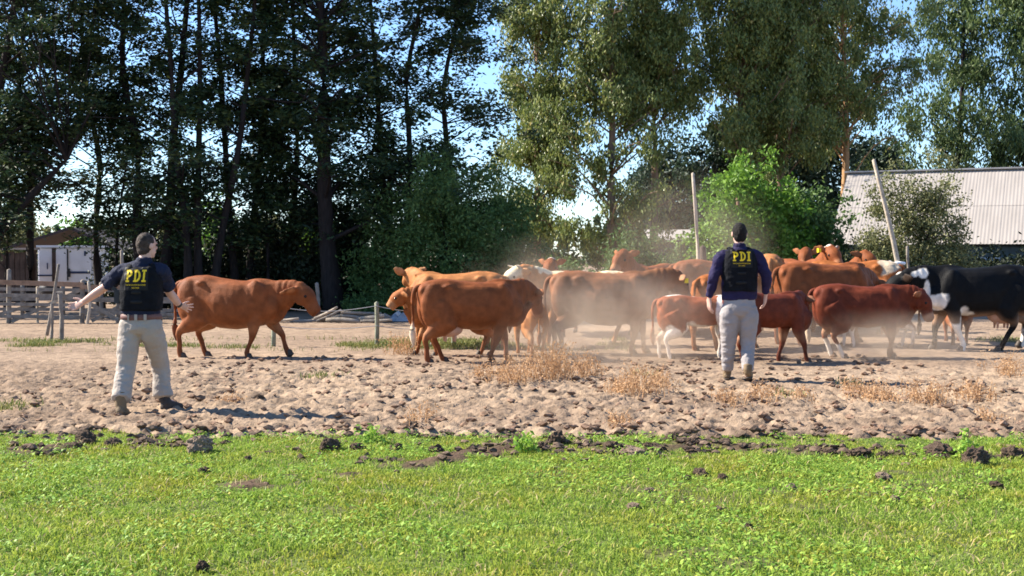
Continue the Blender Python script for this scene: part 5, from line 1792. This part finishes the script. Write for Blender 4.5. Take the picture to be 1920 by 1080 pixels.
person('man in long sleeved indigo shirt and black vest walking away toward the herd', 15.3, 1386, RIGHT,
       dict(hs=1.08, yaw=R(-4), nod=-.06, handl=((.9, .3, .1), .06, .32, -1), handr=((-.9, .4, 0), .06, .35, 1), hair='hair', tw=(.188, .215, .122, .092, .080, .068), trm='greycloth', seed=2,
            bootl='boot', bootr='boot', heell=.0, heelr=.05, beltshow=False, sw=(.212, .215, .222), short=False, shm='shirtpurple', vw=(.205, .212, .19), letters=(1391, 480.5, 33.5, 18, 0)))

# ------------------------------------------------------------------ the dust the hooves raise
dm = bpy.data.materials.new('dust')
dm.use_nodes = True
n, l = dm.node_tree.nodes, dm.node_tree.links
n.remove(n["Principled BSDF"])
pv = n.new("ShaderNodeVolumePrincipled")
pv.inputs["Color"].default_value = (.86, .72, .58, 1)
pv.inputs["Anisotropy"].default_value = .35
tc = n.new("ShaderNodeTexCoord")
total = None
PUFFS = [  # centre (x, y, z), radii, weight
    ((1.45, 18.6, .55), (2.2, 1.6, .95), .34), ((1.2, 17.6, .25), (2.0, 1.2, .5), .35), ((2.9, 21.5, 1.5), (2.0, 2.0, 1.7), .10), ((5.3, 18.6, .25), (2.1, 1.3, .55), .55), ((3.4, 19.2, .5), (1.6, 1.3, .7), .20), ((.5, 20.5, 1.0), (1.6, 1.6, 1.0), .10)]
for c, r, wt in PUFFS:
    mp = n.new("ShaderNodeMapping")
    mp.vector_type = 'POINT'
    mp.inputs["Location"].default_value = tuple(-a / b for a, b in zip(c, r))
    mp.inputs["Scale"].default_value = tuple(1 / b for b in r)
    l.new(tc.outputs["Object"], mp.inputs[0])
    ln = n.new("ShaderNodeVectorMath")
    ln.operation = 'LENGTH'
    l.new(mp.outputs[0], ln.inputs[0])
    mr = n.new("ShaderNodeMapRange")
    mr.interpolation_type = 'SMOOTHSTEP'
    mr.inputs["From Min"].default_value, mr.inputs["From Max"].default_value = .15, 1.0
    mr.inputs["To Min"].default_value, mr.inputs["To Max"].default_value = wt, 0
    l.new(ln.outputs["Value"], mr.inputs["Value"])
    if total is None:
        total = mr.outputs[0]
    else:
        ad = n.new("ShaderNodeMath")
        ad.operation = 'ADD'
        l.new(total, ad.inputs[0])
        l.new(mr.outputs[0], ad.inputs[1])
        total = ad.outputs[0]
nz = n.new("ShaderNodeTexNoise")
nz.inputs["Scale"].default_value = 1.5
nz.inputs["Detail"].default_value = 3
l.new(tc.outputs["Object"], nz.inputs["Vector"])
mr = n.new("ShaderNodeMapRange")
mr.inputs["From Min"].default_value, mr.inputs["From Max"].default_value = .36, .66
mr.inputs["To Min"].default_value, mr.inputs["To Max"].default_value = .08, 1.9
l.new(nz.outputs["Fac"], mr.inputs["Value"])
mu = n.new("ShaderNodeMath")
mu.operation = 'MULTIPLY'
l.new(total, mu.inputs[0])
l.new(mr.outputs[0], mu.inputs[1])
l.new(mu.outputs[0], pv.inputs["Density"])
l.new(pv.outputs[0], n["Material Output"].inputs["Volume"])
b = MB().box((3.1, 19.7, 1.45), (9.6, 8.4, 3.5)).build('dust', dm, None, False)
tag(b, kind='stuff')
SC.cycles.volume_step_rate = 2.0
SC.cycles.volume_max_steps = 64
